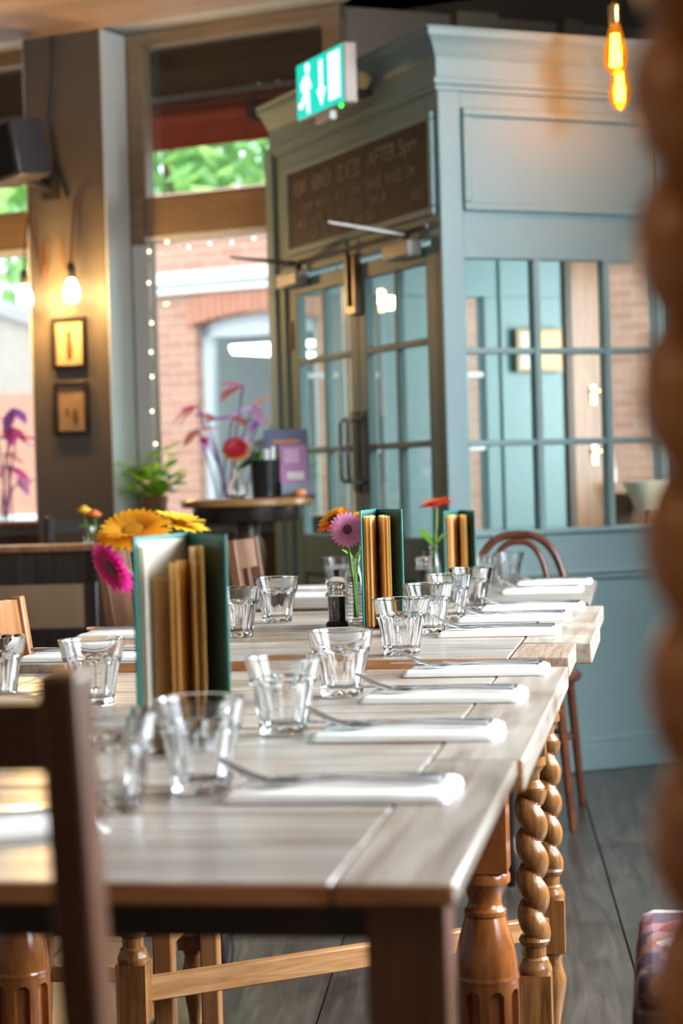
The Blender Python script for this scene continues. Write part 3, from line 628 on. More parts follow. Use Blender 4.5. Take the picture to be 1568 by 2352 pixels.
# emergency exit sign
ex = tag(vframe('exit_sign'), 'green and white running man emergency exit sign over the doors', 'exit sign')
X0 = -0.20; Y0, Y1, Z0, Z1 = 0.36, 0.78, 2.45, 2.655
BX(X0 + 0.004, X0 + 0.055, Y0 - 0.012, Y1 + 0.006, Z0 - 0.006, Z1 + 0.006).build('housing', plain('sign_housing', (0.55, 0.47, 0.43), 0.5), ex, bevel=0.006)
SG = glow('sign_green', (0.0, 0.36, 0.29), 0.9); SW = glow('sign_white', (0.80, 0.86, 0.95), 0.75)
gpn = BX(X0, X0 + 0.004, Y0, Y1, Z0, Z1).build('green_panel', SG, ex)
smx = Matrix(((0, 0, -1, X0 - 0.0003), (-1, 0, 0, Y1), (0, 1, 0, Z0), (0, 0, 0, 1)))   # local x runs left to right on the sign, y up
def sym(name, polys):
    mm = M()
    for p in polys: mm.prism(p, smx, 0.001)
    mm.build(name, SW, gpn)
sym('door_symbol', [[(0.30, 0.02), (0.40, 0.02), (0.40, 0.19), (0.30, 0.19)]])
sym('arrow_symbol', [[(0.215, 0.185), (0.245, 0.185), (0.245, 0.075), (0.215, 0.075)], [(0.19, 0.08), (0.27, 0.08), (0.23, 0.015)]])
sym('running_man', [[(0.105 + 0.02*math.cos(a*0.6283), 0.178 + 0.02*math.sin(a*0.6283)) for a in range(10)], [(0.07, 0.15), (0.115, 0.155), (0.11, 0.08), (0.07, 0.075)], [(0.075, 0.15), (0.04, 0.125), (0.05, 0.095), (0.062, 0.1), (0.058, 0.12), (0.085, 0.135)], [(0.11, 0.15), (0.14, 0.105), (0.13, 0.095), (0.10, 0.125)], [(0.09, 0.09), (0.115, 0.085), (0.12, 0.01), (0.095, 0.01)], [(0.07, 0.09), (0.09, 0.075), (0.05, 0.035), (0.015, 0.04), (0.018, 0.058), (0.045, 0.06)]])
BX(X0 - 0.0, X0 + 0.03, 0.48, 0.62, Z0 - 0.045, Z0 - 0.01).build('lamp_bracket', WPAINT, ex, bevel=0.006)
M().lathe([(0.0, -0.008), (0.008, 0), (0.0, 0.008)], 10, (X0 + 0.0, 0.375, Z0 - 0.016), caps=False).build('indicator_light', glow('green_led', (0.02, 0.9, 0.06), 3), ex)
BX(X0 + 0.055, 0.0, 0.52, 0.60, 2.51, 2.53).build('bracket_arm', IRON, ex)

# hanging filament bulbs, right
def pendant(label, loc, s):
    t = thing('pendant_bulb', label, 'light bulb', loc); z = loc[2]
    gl = bpy.data.materials.get('amber_bulb_glass')
    if gl is None:
        gl = pane_mat('amber_bulb_glass', (0.95, 0.52, 0.06), 1.2); gn = gl.node_tree.nodes; em = gn.new('ShaderNodeEmission'); em.inputs[0].default_value = (1.0, 0.36, 0.02, 1); em.inputs[1].default_value = 0.16
        ad = gn.new('ShaderNodeAddShader'); mo = gn['Material Output']; src = mo.inputs[0].links[0].from_socket; gl.node_tree.links.new(src, ad.inputs[0]); gl.node_tree.links.new(em.outputs[0], ad.inputs[1]); gl.node_tree.links.new(ad.outputs[0], mo.inputs[0])
    ge_ = M().lathe(bulb_mesh(s), 24, caps=False).build('glass_envelope', gl, t)
    fm = bpy.data.materials.get('filament') or glow('filament', (1.0, 0.66, 0.30), 12)
    mm = M()
    for a in range(4):
        x = 0.011*math.cos(a*1.571); y = 0.011*math.sin(a*1.571); mm.tube([(x*0.5*s, y*0.5*s, 0.04*s), (x*s, y*s, -0.04*s)], 0.0045*s, 6)
    mm.build('filament', fm, ge_)
    M().lathe([(0.013*s, 0.064*s), (0.016*s, 0.07*s), (0.017*s, 0.11*s), (0.006*s, 0.12*s)], 14).build('socket', BRASS, t)
    M().tube([(0, 0, 0.118*s), (0, 0, CZ - z)], 0.003, 6).build('cord', BLACK, t)
    add_light('filament_glow', 'POINT', (loc[0], loc[1], loc[2] - 0.005), None, 4.0, (1.0, 0.42, 0.09), 0.03)
pendant('amber filament bulb hanging at upper right, higher of the two', (0.984, 6.85, 2.523), 1.37)
pendant('amber filament bulb hanging at upper right, lower of the two', (1.001, 6.88, 2.405), 1.30)

# ------------------------------------------------------------------ tables
TR = -9.2
def twist_r(R0, pitch, ph):
    def f(t, z):
        u = (t + 2*math.pi*z/pitch + ph) % (2*math.pi)
        return R0*(0.46 + 0.54*abs(math.sin(u/2))**0.6)
    return f
def zs(a, b, n): return [a + (b - a)*i/n for i in range(n+1)]
def twist_leg_mesh(top):
    m = M()
    m.box(-0.027, 0.027, -0.027, 0.027, 0.62, top)
    m.lathe([(0.0255, 0.62), (0.027, 0.612), (0.027, 0.603), (0.022, 0.597), (0.0165, 0.59), (0.0155, 0.578), (0.020, 0.572), (0.025, 0.566), (0.022, 0.558), (0.018, 0.554)], 24)
    m.rev(twist_r(0.0275, 0.0597, 0.6), zs(0.312, 0.562, 84), 32)
    m.lathe([(0.018, 0.322), (0.0235, 0.318), (0.0265, 0.311), (0.0235, 0.304), (0.019, 0.300), (0.0185, 0.284), (0.023, 0.280), (0.0235, 0.276), (0.027, 0.268), (0.0285, 0.262), (0.026, 0.255)], 24)
    m.box(-0.0265, 0.0265, -0.0265, 0.0265, 0.152, 0.256)
    m.lathe([(0.024, 0.152), (0.019, 0.138), (0.021, 0.12), (0.0265, 0.10), (0.026, 0.085), (0.02, 0.05), (0.014, 0.015), (0.013, 0.0)], 20)
    return m.mesh('leg')
def vase_leg_mesh(top):
    m = M(); m.box(-0.026, 0.026, -0.026, 0.026, 0.58, top)
    m.lathe([(0.024, 0.58), (0.026, 0.56), (0.016, 0.54), (0.018, 0.5), (0.024, 0.42), (0.03, 0.3), (0.026, 0.2), (0.016, 0.15), (0.015, 0.13), (0.024, 0.115), (0.03, 0.09), (0.033, 0.06), (0.028, 0.03), (0.016, 0.012), (0.016, 0.0)], 24)
    return m.mesh('leg')
def bulb_leg_mesh(top):
    m = M(); m.box(-0.037, 0.037, -0.037, 0.037, 0.505, top)
    m.lathe([(0.034, 0.506), (0.039, 0.498), (0.039, 0.488), (0.031, 0.478), (0.027, 0.470), (0.0245, 0.458), (0.027, 0.450), (0.0315, 0.446), (0.0315, 0.440), (0.029, 0.437)], 32)
    def rf(t, z):
        if z > 0.350:
            u = (0.437 - z)/0.087; return 0.030 + 0.0165*math.sin(u*math.pi/2)
        if z > 0.344: return 0.0482
        base = 0.047 if z > 0.24 else 0.047 - 0.024*((0.24 - z)/0.09)**1.6
        k = 8; ph = (t*k/(2*math.pi)) % 1.0; d = abs(ph - 0.5)*2
        zc = 0.318; hw = 0.62
        if z > zc: hw = 0.62*math.sqrt(max(0.0, 1 - ((z - zc)/0.014)**2))
        if z < 0.17: hw = 0.0
        return base - (0.0085 if d < hw else 0.0)
    m.rev(rf, zs(0.150, 0.437, 110), 128)
    m.lathe([(0.02, 0.0), (0.036, 0.0), (0.038, 0.03), (0.03, 0.05), (0.024, 0.08), (0.03, 0.11), (0.034, 0.125), (0.023, 0.15)], 32)
    return m.mesh('leg')
TWL = twist_leg_mesh(0.76); VSL = vase_leg_mesh(0.75); BLL = bulb_leg_mesh(0.74)

def plank(name, mat, root, x0, x1, y0, y1, z0, z1, bevel):
    o = BX(x0, x1, y0, y1, z0, z1).build(name, mat, root, bevel=bevel); o.data.materials.append(EDGEM)
    for f in o.data.polygons:
        if f.normal.z < 0.5 and abs(f.normal.x) < 0.5: f.material_index = 1
    return o
def plank_row(root, x0, x1, y0, y1, n, zt, th, mat, seed, gap=0.0022):
    rg = random.Random(seed); w = (y1 - y0)/n
    for i in range(n):
        zz = zt - rg.uniform(0, 0.0012)
        plank('tabletop_plank', mat, root, x0, x1, y0 + i*w + gap, y0 + (i+1)*w - gap, zz - th, zz, 0.0025)

# front table
Z1_ = 0.778
t1 = thing('dining_table', 'long front dining table of weathered oak planks with a square dark front leg', 'table', (0.078, 1.509, 0), TR)
plank_row(t1, -0.844, -0.0965, 0.0, 0.64, 4, Z1_, 0.018, TABLE, 1); plank_row(t1, -0.844, -0.0965, 0.64, 1.68, 7, Z1_, 0.026, TABLE, 2)
for x0, x1, y0, y1, th in ((-0.095, 0.0, 0.0, 0.655, 0.018), (-0.095, 0.007, 0.657, 1.68, 0.036), (-0.94, -0.8455, 0.0, 0.655, 0.018), (-0.947, -0.8455, 0.657, 1.68, 0.036)):
    plank('end_cleat', TABLE_Y, t1, x0, x1, y0, y1, Z1_ - th, Z1_ - 0.0003, 0.003)
for x in (-0.073, -0.93): BX(x, x + 0.063, 0.022, 0.085, 0, Z1_ - 0.018).build('square_leg', SQLEG, t1, bevel=0.002)
BX(-0.867, -0.073, 0.03, 0.05, 0.728, Z1_ - 0.018).build('apron', BLACKW, t1, bevel=0.002)
for x in (-0.045, -0.915): BX(x, x + 0.02, 0.085, 0.66, 0.735, Z1_ - 0.018).build('apron', DARKW, t1, bevel=0.002)
BX(-0.90, -0.04, 0.66, 0.70, 0.70, Z1_ - 0.026).build('apron', BLACKW, t1, bevel=0.002)
for x in (-0.085, -0.87): BX(x, x + 0.022, 0.70, 1.385, 0.67, Z1_ - 0.026).build('apron', DARKW, t1, bevel=0.002)
BX(-0.80, -0.14, 1.41, 1.43, 0.67, Z1_ - 0.026).build('apron', BLACKW, t1, bevel=0.002)
for x in (-0.112, -0.83):
    o = ob('bulbous_leg', BLL, BULBW, t1); o.location = (x, 1.42, 0)

# middle table
Z2_ = 0.792
t2 = thing('dining_table', 'middle dining table of weathered planks on barley twist legs', 'table', (0.357, 3.18, 0), TR)
plank_row(t2, -0.83, -0.098, 0.0, 1.185, 9, Z2_, 0.026, TABLE, 4)
BX(-0.0965, 0.0, 0.0, 0.262, Z2_ - 0.034, Z2_ - 0.001).build('end_cleat', wood('cut_oak_end', (0.2, 0.12, 0.07), (0.34, 0.25, 0.185), (0.46, 0.37, 0.3), rough=0.45, stretch=(30, 2, 30), scale=3, rnd=0.02, bump=0.5), t2, bevel=0.003)
BX(-0.0965, 0.027, 0.265, 0.70, Z2_ - 0.038, Z2_).build('end_cleat', TABLE_Y, t2, bevel=0.004)
BX(-0.0965, 0.02, 0.703, 1.185, Z2_ - 0.034, Z2_).build('end_cleat', TABLE_Y, t2, bevel=0.004)
BX(-0.935, -0.8315, 0.0, 1.185, Z2_ - 0.026, Z2_ - 0.0005).build('end_cleat', TABLE_Y, t2, bevel=0.003)
for x, y in ((-0.075, 0.11), (-0.082, 0.69), (-0.775, 0.15), (-0.80, 0.69)):
    o = ob('twist_leg', TWL, TWIST, t2); o.location = (x, y, 0); o.rotation_euler = (0, 0, R(0))
for x, y in ((-0.135, 1.05), (-0.83, 1.05)):
    o = ob('turned_leg', VSL, BLACKW, t2); o.location = (x, y, 0)
for a in ((-0.80, -0.09, 0.12, 0.14), (-0.80, -0.09, 1.04, 1.06)): BX(*a, 0.68, Z2_ - 0.026).build('apron', DARKW, t2, bevel=0.002)
for x in (-0.09, -0.80): BX(x, x + 0.02, 0.14, 1.04, 0.68, Z2_ - 0.026).build('apron', DARKW, t2, bevel=0.002)
so = BX(0.0, 0.843, -0.013, 0.013, -0.021, 0.021).build('stretcher', STRETCH, t2, bevel=0.003); so.location = (-0.765, 0.17, 0.203); so.rotation_euler = (0, 0, math.atan2(0.505, 0.675))

# far table
Z3_ = 0.75
t3 = thing('dining_table', 'far dining table with a dark edge in front of the bentwood chair', 'table', (0.628, 5.104, 0), -8.4)
plank_row(t3, -0.93, -0.0, 0.0, 1.04, 7, Z3_, 0.02, TABLE3, 6)
BX(-0.93, 0.0, -0.018, -0.0005, Z3_ - 0.03, Z3_ - 0.001).build('edge_lip', DARKW, t3, bevel=0.003)
for x, y in ((-0.22, 0.10), (-0.78, 0.10), (-0.22, 0.93), (-0.78, 0.93)):
    o = ob('turned_leg', VSL, DARKW, t3); o.location = (x, y, -0.002); o.scale = (1, 1, 0.975)
for a in ((-0.78, -0.22, 0.09, 0.11), (-0.78, -0.22, 0.92, 0.94), (-0.23, -0.21, 0.11, 0.92), (-0.79, -0.77, 0.11, 0.92)): BX(*a, 0.65, Z3_ - 0.02).build('apron', DARKW, t3, bevel=0.002)

# ------------------------------------------------------------------ tumblers
def tumbler_mesh():
    H, Rb, Rt = 0.094, 0.0305, 0.0465; m = M(); n = 108; F = 9
    def r0(z):
        u = z/H; return Rb + (Rt - Rb)*(u**1.25*0.92 + 0.08*u)
    def rout(t, z):
        ph = (t*F/(2*math.pi)) % 1.0; c = abs(math.sin(math.pi*ph))        # 0 at ridge, 1 mid-facet
        top = 0.060 + 0.0075*math.sqrt(max(0, 1 - (1 - c)**2))
        k = 1.0 if z < top - 0.004 else max(0.0, (top - z)/0.004)
        if z < 0.012: k *= max(0.0, (z - 0.004)/0.008)
        shoulder = 0.0016 if z > top else 0.0
        return r0(z) + shoulder - 0.0034*k*c + 0.0002
    zz = [0.0, 0.0015] + zs(0.004, 0.056, 20) + zs(0.0575, 0.072, 14) + zs(0.076, 0.092, 4) + [0.0935]
    rows = []
    for z in zz: rows.append([(rout(2*math.pi*i/n, z)*(0.96 if z == 0 else 1), 2*math.pi*i/n, z) for i in range(n)])
    rows.append([(Rt - 0.0008, 2*math.pi*i/n, H) for i in range(n)])
    for z in [0.0930] + zs(0.088, 0.014, 14): rows.append([(r0(z) - 0.0028 - 0.0036*(1 - z/H), 2*math.pi*i/n, z) for i in range(n)])
    for k in (0.93, 0.8, 0.5, 0.15): rows.append([((r0(0.014) - 0.0064)*k, 2*math.pi*i/n, 0.0118 - 0.0012*(1 - k)) for i in range(n)])
    p = [(r*math.cos(t), r*math.sin(t), z) for row in rows for r, t, z in row]; f = []
    for k in range(len(rows)-1):
        for i in range(n):
            j = (i+1) % n; f.append((k*n+i, k*n+j, (k+1)*n+j, (k+1)*n+i))
    f.append(tuple(range(n-1, -1, -1))); f.append(tuple((len(rows)-1)*n + i for i in range(n)))
    m.add(p, f); me = m.mesh('tumbler', True, 50); me.materials.append(GLASS); return me
TUM = tumbler_mesh()
tumblers = [
 ('faceted glass tumbler nearest the camera beside the front table\'s first napkin', -0.149, 2.003, Z1_),
 ('second faceted glass tumbler along the right row of the front table', -0.077, 2.438, Z1_),
 ('third faceted glass tumbler along the right row of the front table', -0.007, 2.838, Z1_),
 ('sharp faceted tumbler at the front edge of the middle table', 0.094, 3.304, Z2_),
 ('faceted tumbler just behind the sharp one on the middle table', 0.157, 3.722, Z2_),
 ('faceted tumbler third back on the right of the middle table', 0.214, 4.05, Z2_),
 ('faceted tumbler at the far right corner row of the middle table', 0.275, 4.30, Z2_),
 ('blurred tumbler on the far table in front of the bentwood chair, nearer one', 0.415, 5.90, Z3_),
 ('blurred tumbler on the far table under the bentwood hoop, farther one', 0.505, 6.07, Z3_),
 ('tumbler on the middle table between the pepper mill and the front menu', -0.139, 4.13, Z2_),
 ('tumbler on the middle table half hidden by the front green menu', -0.205, 3.782, Z2_),
 ('tumbler behind the foreground chair post, left of the front menu', -0.357, 2.802, Z1_),
 ('tumbler cut off by the left picture edge on the front table', -0.512, 2.90, Z1_),
 ('blurred tumbler right beside the foreground chair post', -0.228, 1.899, Z1_),
 ('small blurred tumbler on the far table behind the pepper mill', -0.019, 6.08, Z3_),
]
for i, (lb, x, y, z) in enumerate(tumblers):
    o = tag(ob('tumbler', TUM, None), lb, 'glass', 'faceted tumblers'); o.location = (x, y, z); o.rotation_euler = (0, 0, i*0.37)
    o.scale = (0.985, 0.985, 1.0)

# ------------------------------------------------------------------ place settings: napkin, fork, knife
def napkin_mesh():
    m = M(); prof = []
    def lobe(y0, y1, h):
        out = []
        for k in range(9):
            a = math.pi*(1 - k/8); c = math.cos(a); s = math.sin(a)
            out.append(((y0 + y1)/2 + (y1 - y0)/2*(abs(c)**0.45)*(1 if c > 0 else -1), h*(max(0, s)**0.5)))
        return out
    prof = lobe(-0.055, -0.002, 0.0095) + lobe(0.0, 0.055, 0.0125)
    prof = [(y, max(0.0005, z)) for y, z in prof]
    rows = []; xs = [-0.108, -0.1065, -0.10, -0.05, 0, 0.05, 0.10, 0.1065, 0.108]
    for k, x in enumerate(xs):
        e = {0: 0.35, 1: 0.75, 7: 0.75, 8: 0.35}.get(k, 1.0)
        rows.append([(x + 0.004*math.sin(y*40), y*(0.985 if k in (0, 8) else 1) + 0.0012*math.sin(x*60), z*e) for y, z in prof] + [(x, prof[-1][0], 0.0), (x, prof[0][0], 0.0)])
    w = len(rows[0]); p = [q for r in rows for q in r]; f = []
    for i in range(len(rows)-1):
        for j in range(w):
            f.append((i*w+j, i*w+(j+1) % w, (i+1)*w+(j+1) % w, (i+1)*w+j))
    f.append(tuple(range(w-1, -1, -1))); f.append(tuple((len(rows)-1)*w + i for i in range(w)))
    m.add(p, f); me = m.mesh('napkin', True, 60); me.materials.append(NAPKIN); return me
def fork_mesh():
    m = M()
    cl = [(0.100, 0.0022, 0.0055), (0.096, 0.0024, 0.0068), (0.07, 0.003, 0.006), (0.03, 0.0045, 0.0045), (0.0, 0.0062, 0.0036), (-0.02, 0.0052, 0.0034), (-0.035, 0.0030, 0.0040), (-0.047, 0.0018, 0.0095), (-0.06, 0.0022, 0.0125), (-0.07, 0.0042, 0.0128)]
    g = [[(x, w, z + 0.0012), (x, 0, z), (x, -w, z + 0.0012)] for x, z, w in cl]
    gb = [[(x, w, z - 0.0008), (x, 0, z - 0.0016), (x, -w, z - 0.0008)] for x, z, w in cl]
    for a, b in ((g, gb),):
        m.sheet([list(reversed(r)) for r in a]); m.sheet(b)
    for s in (0, 2): m.sheet([[ra[s], rb[s]] for ra, rb in zip(g, gb)])
    for k in range(4):
        y = -0.0105 + k*0.007
        m.tube([(-0.069, y, 0.0044), (-0.085, y, 0.0098), (-0.10, y, 0.0172), (-0.116, y*0.96, 0.0265)], [0.0021, 0.0019, 0.0016, 0.0009], 6)
    me = m.mesh('fork'); me.materials.append(STEEL); return me
def knife_mesh():
    m = M()
    top = [(0.104, 0.0045, 0.0022), (0.098, 0.0062, 0.0028), (0.05, 0.0056, 0.0026), (0.0, 0.0045, 0.0022), (-0.01, 0.0085, 0.0012), (-0.08, 0.009, 0.0010), (-0.12, 0.0075, 0.0008), (-0.135, 0.003, 0.0006)]
    rows = [[(x, -w, 0.002 - t), (x, w, 0.002 - t), (x, w, 0.002 + t), (x, -w, 0.002 + t)] for x, w, t in top]
    p = [q for r in rows for q in r]; f = [(i*4+j, i*4+(j+1) % 4, (i+1)*4+(j+1) % 4, (i+1)*4+j) for i in range(len(rows)-1) for j in range(4)]
    f += [(3, 2, 1, 0), tuple(len(rows)*4 - 4 + i for i in range(4))]
    m.add(p, f); me = m.mesh('knife'); me.materials.append(STEEL); return me
NAP, FRK, KNF = napkin_mesh(), fork_mesh(), knife_mesh()
settings = [
 ('nearest the camera on the front table', -0.005, 1.95, Z1_, 0.0, 3),
 ('second along the right side of the front table', 0.073, 2.376, Z1_, 0.6, 3),
 ('third along the right side of the front table', 0.136, 2.757, Z1_, -1.0, 3),
 ('at the far end of the front table by the seam', 0.205, 3.10, Z1_, 1.2, 3),
 ('first on the right of the middle table', 0.285, 3.655, Z2_, 1.5, 3),
 ('second on the right of the middle table', 0.343, 4.0, Z2_, 0.5, 3),
 ('last on the right of the middle table', 0.407, 4.285, Z2_, 3.0, 3),
 ('nearer one on the right of the far table', 0.561, 5.60, Z3_, 0.5, 3),
 ('farther one on the right of the far table', 0.635, 5.98, Z3_, 1.5, 3),
 ('behind the foreground chair rail at lower left', -0.335, 1.80, Z1_, 26.0, 2),
 ('beside the tumbler at the left picture edge', -0.50, 2.86, Z1_, 4.0, 3),
 ('at the left front corner of the middle table', -0.437, 3.395, Z2_, 0.0, 2),
 ('left of the front menu on the middle table', -0.40, 3.86, Z2_, 0.0, 2),
 ('farther one on the left of the far table', -0.05, 6.0, Z3_, 0.0, 0),
 ('nearer one on the left of the far table', -0.10, 5.72, Z3_, 0.0, 2),
]
for (lb, x, y, z, rz, parts) in settings:
    a = R(TR + rz)
    o = tag(ob('napkin', NAP, None), 'folded white napkin ' + lb, 'napkin', 'folded napkins'); o.location = (x, y, z + 0.0003); o.rotation_euler = (0, 0, a)
    c, s = math.cos(a), math.sin(a)
    def at(u, v): return (x + c*u - s*v, y + s*u + c*v)
    flip = math.pi if x < -0.09 else 0
    if parts & 1:
        o = tag(ob('fork', FRK, None), 'steel fork on the napkin ' + lb, 'fork', 'forks on napkins'); u, v = at(-0.005 if not flip else 0.005, -0.014); o.location = (u, v, z + 0.0118); o.rotation_euler = (0, 0, a + flip + R(1.5))
    if parts & 2:
        o = tag(ob('knife', KNF, None), 'steel knife on the napkin ' + lb, 'knife', 'knives on napkins'); u, v = at(-0.004, 0.016); o.location = (u, v, z + 0.0136); o.rotation_euler = (0, 0, a + flip - R(1.0))

# ------------------------------------------------------------------ menus standing open
def menu(label, spine, lvec, rvec, z, h, kind):
    t = thing('menu', label, 'menu', (spine[0], spine[1], z)); th = 0.0035
    L = Vector((lvec[0], lvec[1], 0)); Rr = Vector((rvec[0], rvec[1], 0))
    def board(v, z0, z1, thick, u0=0.0, off=0.0):
        n = Vector((-v.y, v.x, 0)).normalized(); m = M(); a = v*u0 + n*off; b = v + n*off
        m.add([a - n*thick/2 + Vector((0,0,z0)), b - n*thick/2 + Vector((0,0,z0)), b + n*thick/2 + Vector((0,0,z0)), a + n*thick/2 + Vector((0,0,z0)),
               a - n*thick/2 + Vector((0,0,z1)), b - n*thick/2 + Vector((0,0,z1)), b + n*thick/2 + Vector((0,0,z1)), a + n*thick/2 + Vector((0,0,z1))],
              [(0,3,2,1),(4,5,6,7),(0,1,5,4),(1,2,6,5),(2,3,7,6),(3,0,4,7)]); return m
    fc = board(L, 0, h, th).build('front_cover', GREEN, t, bevel=0.001); bcv = board(Rr, 0, h, th).build('back_cover', GREEN, t, bevel=0.001)
    M().tube([(0, 0.003, 0), (0, 0.003, h)], 0.0065, 10).build('spine', GREEN, t)
    nl = Vector((-L.y, L.x, 0)).normalized(); nr = Vector((-Rr.y, Rr.x, 0)).normalized()
    sl = 1 if nl.x > 0 else -1; sr = 1 if nr.x < 0 else -1
    board(L*0.94, 0.006, h - 0.006, 0.0006, 0.06, sl*(th/2 + 0.0006)).build('lining', CREAM if kind == 1 else GREENIN, fc)
    board(Rr*0.94, 0.006, h - 0.006, 0.0006, 0.06, sr*(th/2 + 0.0006)).build('lining', GREENIN, bcv)
    # loose pages fanned between the covers; f 0..1 left to right, ln length factor, bulge
    pages = {1: [(0.10, 0.97, 0.0, 0, 0.955, CREAM), (0.16, 0.90, 0.02, 0.01, 0.80, plain('buff_paper', (0.62, 0.50, 0.30), 0.7)), (0.38, 0.97, 0.02, 0.012, 0.86, PAPER), (0.46, 0.98, 0.02, 0.012, 0.87, PAPER), (0.66, 0.98, -0.02, 0.008, 0.93, PAPER), (0.76, 0.97, -0.02, 0.008, 0.935, PAPER)],
             2: [(0.06, 0.95, 0.02, 0.004, 0.93, PAPER), (0.13, 0.98, 0.02, 0.004, 0.935, PAPER), (0.23, 0.99, 0.02, 0.004, 0.94, PAPER), (0.58, 0.97, -0.02, 0.006, 0.94, PAPER), (0.66, 0.98, -0.02, 0.006, 0.935, PAPER), (0.73, 0.96, -0.02, 0.006, 0.93, PAPER)]}[kind]
    for (f, ln, bul, zb, zt, mt) in pages:
        v = L.lerp(Rr, f)*ln; n = Vector((-v.y, v.x, 0)).normalized(); rows = []
        for k in range(4):
            zz = zb + 0.003 + (h*zt - zb - 0.003)*k/3
            rows.append([v*(0.04 + 0.96*u/8)*(1 + 0.01*k*0) + n*(bul*0.35*math.sin(math.pi*u/8)*v.length*2.5) + Vector((0, 0, zz + (0.004*u/8 if k == 3 else (-0.002*u/8 if k == 0 else 0)))) for u in range(9)])
        M().sheet(rows).build('page', mt, t)
    return t
menu('large green menu with cream and kraft pages standing open on the front table', (-0.187, 2.412), (-0.052, -0.140), (0.054, -0.142), Z1_, 0.250, 1)
menu('green menu with orange kraft pages standing open on the middle table', (0.070, 3.985), (-0.034, -0.146), (0.046, -0.138), Z2_, 0.232, 2)
menu('blurred green menu with kraft pages on the far table by the bentwood chair', (0.335, 5.66), (-0.052, -0.135), (0.034, -0.142), Z3_, 0.236, 2)

# ------------------------------------------------------------------ pepper mills, vases, flowers
def pepper_mill(label, x, y, z, s=1.0):
    t = thing('pepper_mill', label, 'pepper mill', (x, y, z)); t.scale = (s, s, s)
    M().lathe([(0.0, 0.001), (0.0225, 0.001), (0.0235, 0.006), (0.0215, 0.010), (0.0195, 0.012), (0.0, 0.012)], 24).build('base_ring', BLACK, t)
    M().lathe([(0.0165, 0.0125), (0.0165, 0.060)], 20).build('peppercorn_fill', PEPPER, t)
    M().lathe([(0.0185, 0.012), (0.0185, 0.061), (0.0170, 0.061), (0.0170, 0.012)], 12, caps=False).build('body', ACRYL, t)
    M().lathe([(0.015, 0.0615), (0.0225, 0.0615), (0.0235, 0.065), (0.0215, 0.069), (0.017, 0.0715), (0.0, 0.0715)], 24).build('collar', ACRYL, t)
    hd = M().lathe([(0.0, 0.0722), (0.012, 0.0722), (0.017, 0.074), (0.0215, 0.079), (0.0228, 0.086), (0.0205, 0.093), (0.0135, 0.098), (0.006, 0.1002), (0.0, 0.1006)], 28, caps=False).build('crystal_head', ACRYL, t)
    M().lathe([(0.0, 0.1008), (0.006, 0.1015), (0.0035, 0.105), (0.0052, 0.109), (0.0048, 0.113), (0.0, 0.1145)], 16).build('knob', IRON, hd)
    return t
pepper_mill('clear acrylic pepper mill full of peppercorns beside the middle menu', -0.014, 3.95, Z2_, 1.0)
pepper_mill('blurred clear pepper mill on the far table by the red flower', 0.235, 5.85, Z3_, 1.0)

def bottle_vase(label, x, y, z, s=1.0):
    t = thing('bud_vase', label, 'vase', (x, y, z)); pr = []; n = 40
    for k in range(n + 1):
        zz = 0.002 + 0.125*k/n
        r = 0.0195 if zz < 0.075 else (0.0195 - 0.0085*((zz - 0.075)/0.035)**1.2 if zz < 0.11 else 0.011)
        if zz < 0.085: r += 0.0007*math.sin(zz*2*math.pi/0.0052)
        pr.append((r*s, zz*s))
    pr += [(0.0135*s, 0.130*s), (0.0135*s, 0.134*s), (0.0105*s, 0.134*s)]
    inner = [(0.0088*s, 0.126*s), (0.0088*s, 0.112*s), (0.016*s, 0.08*s), (0.017*s, 0.07*s), (0.017*s, 0.008*s), (0.0, 0.006*s)]
    M().lathe([(0.0, 0.0), (0.017*s, 0.0)] + pr + inner, 28, caps=False).build('bottle', GLASS, t, ang=60)
    return t
def petal_mesh(ln, wd, cup):
    g = []
    for k in range(5):
        u = k/4; w = wd*(0.35 + 0.65*math.sin(math.pi*min(0.93, 0.15 + u*0.8)))*(0.45 if k == 4 else 1); x = ln*u; zc = cup*math.sin(u*1.6)*ln
        g.append([(x, -w, zc + w*0.12), (x, 0, zc), (x, w, zc + w*0.12)])
    return M().sheet(g).mesh('petal')
def gerbera(label, head, nrm, foot, rad, mat, n=22, cup=0.1, mat2=None, centre=FCENTRE, nod=0.03):
    t = thing('gerbera', label, 'flower', head); nrm = Vector(nrm).normalized(); q = nrm.to_track_quat('Z', 'X').to_matrix().to_4x4()
    pm = petal_mesh(rad*0.80, rad*0.14, cup); pm2 = petal_mesh(rad*0.62, rad*0.125, cup + 0.12)
    for layer, (me, nn, z0, tilt) in enumerate(((pm, n, 0.0, -0.08), (pm2, n, 0.002, 0.10))):
        for k in range(nn):
            o = ob('petal', me, None, t)
            if not me.materials: me.materials.append(mat if layer == 0 or mat2 is None else mat2)
            a = 2*math.pi*(k + 0.5*layer)/nn
            o.matrix_local = q @ Matrix.Rotation(a, 4, 'Z') @ Matrix.Translation((rad*0.17, 0, z0)) @ Matrix.Rotation(-tilt - random.uniform(-0.07, 0.07), 4, 'Y')
    m = M().lathe([(0.0, -0.006), (rad*0.2, -0.004), (rad*0.27, 0.001), (rad*0.24, 0.006), (rad*0.12, 0.0075), (0.0, 0.006)], 18, caps=False)
    m.v = [tuple(q @ Vector(p)) for p in m.v]; m.build('flower_centre', centre, t)
    f = Vector(foot) - Vector(head); back = -nrm*nod
    pts = []
    for k in range(9):
        u = k/8; pts.append((1-u)**3*Vector((0,0,0)) + 3*(1-u)**2*u*(back*2) + 3*(1-u)*u*u*(f + Vector((0, 0, -f.z*0.45))) + u**3*f)
    M().tube(pts, 0.0028, 8).build('stem', STEM, t)
    M().lathe([(0.002, 0), (rad*0.16, rad*0.1), (rad*0.2, rad*0.16)], 12, caps=False)
    return t
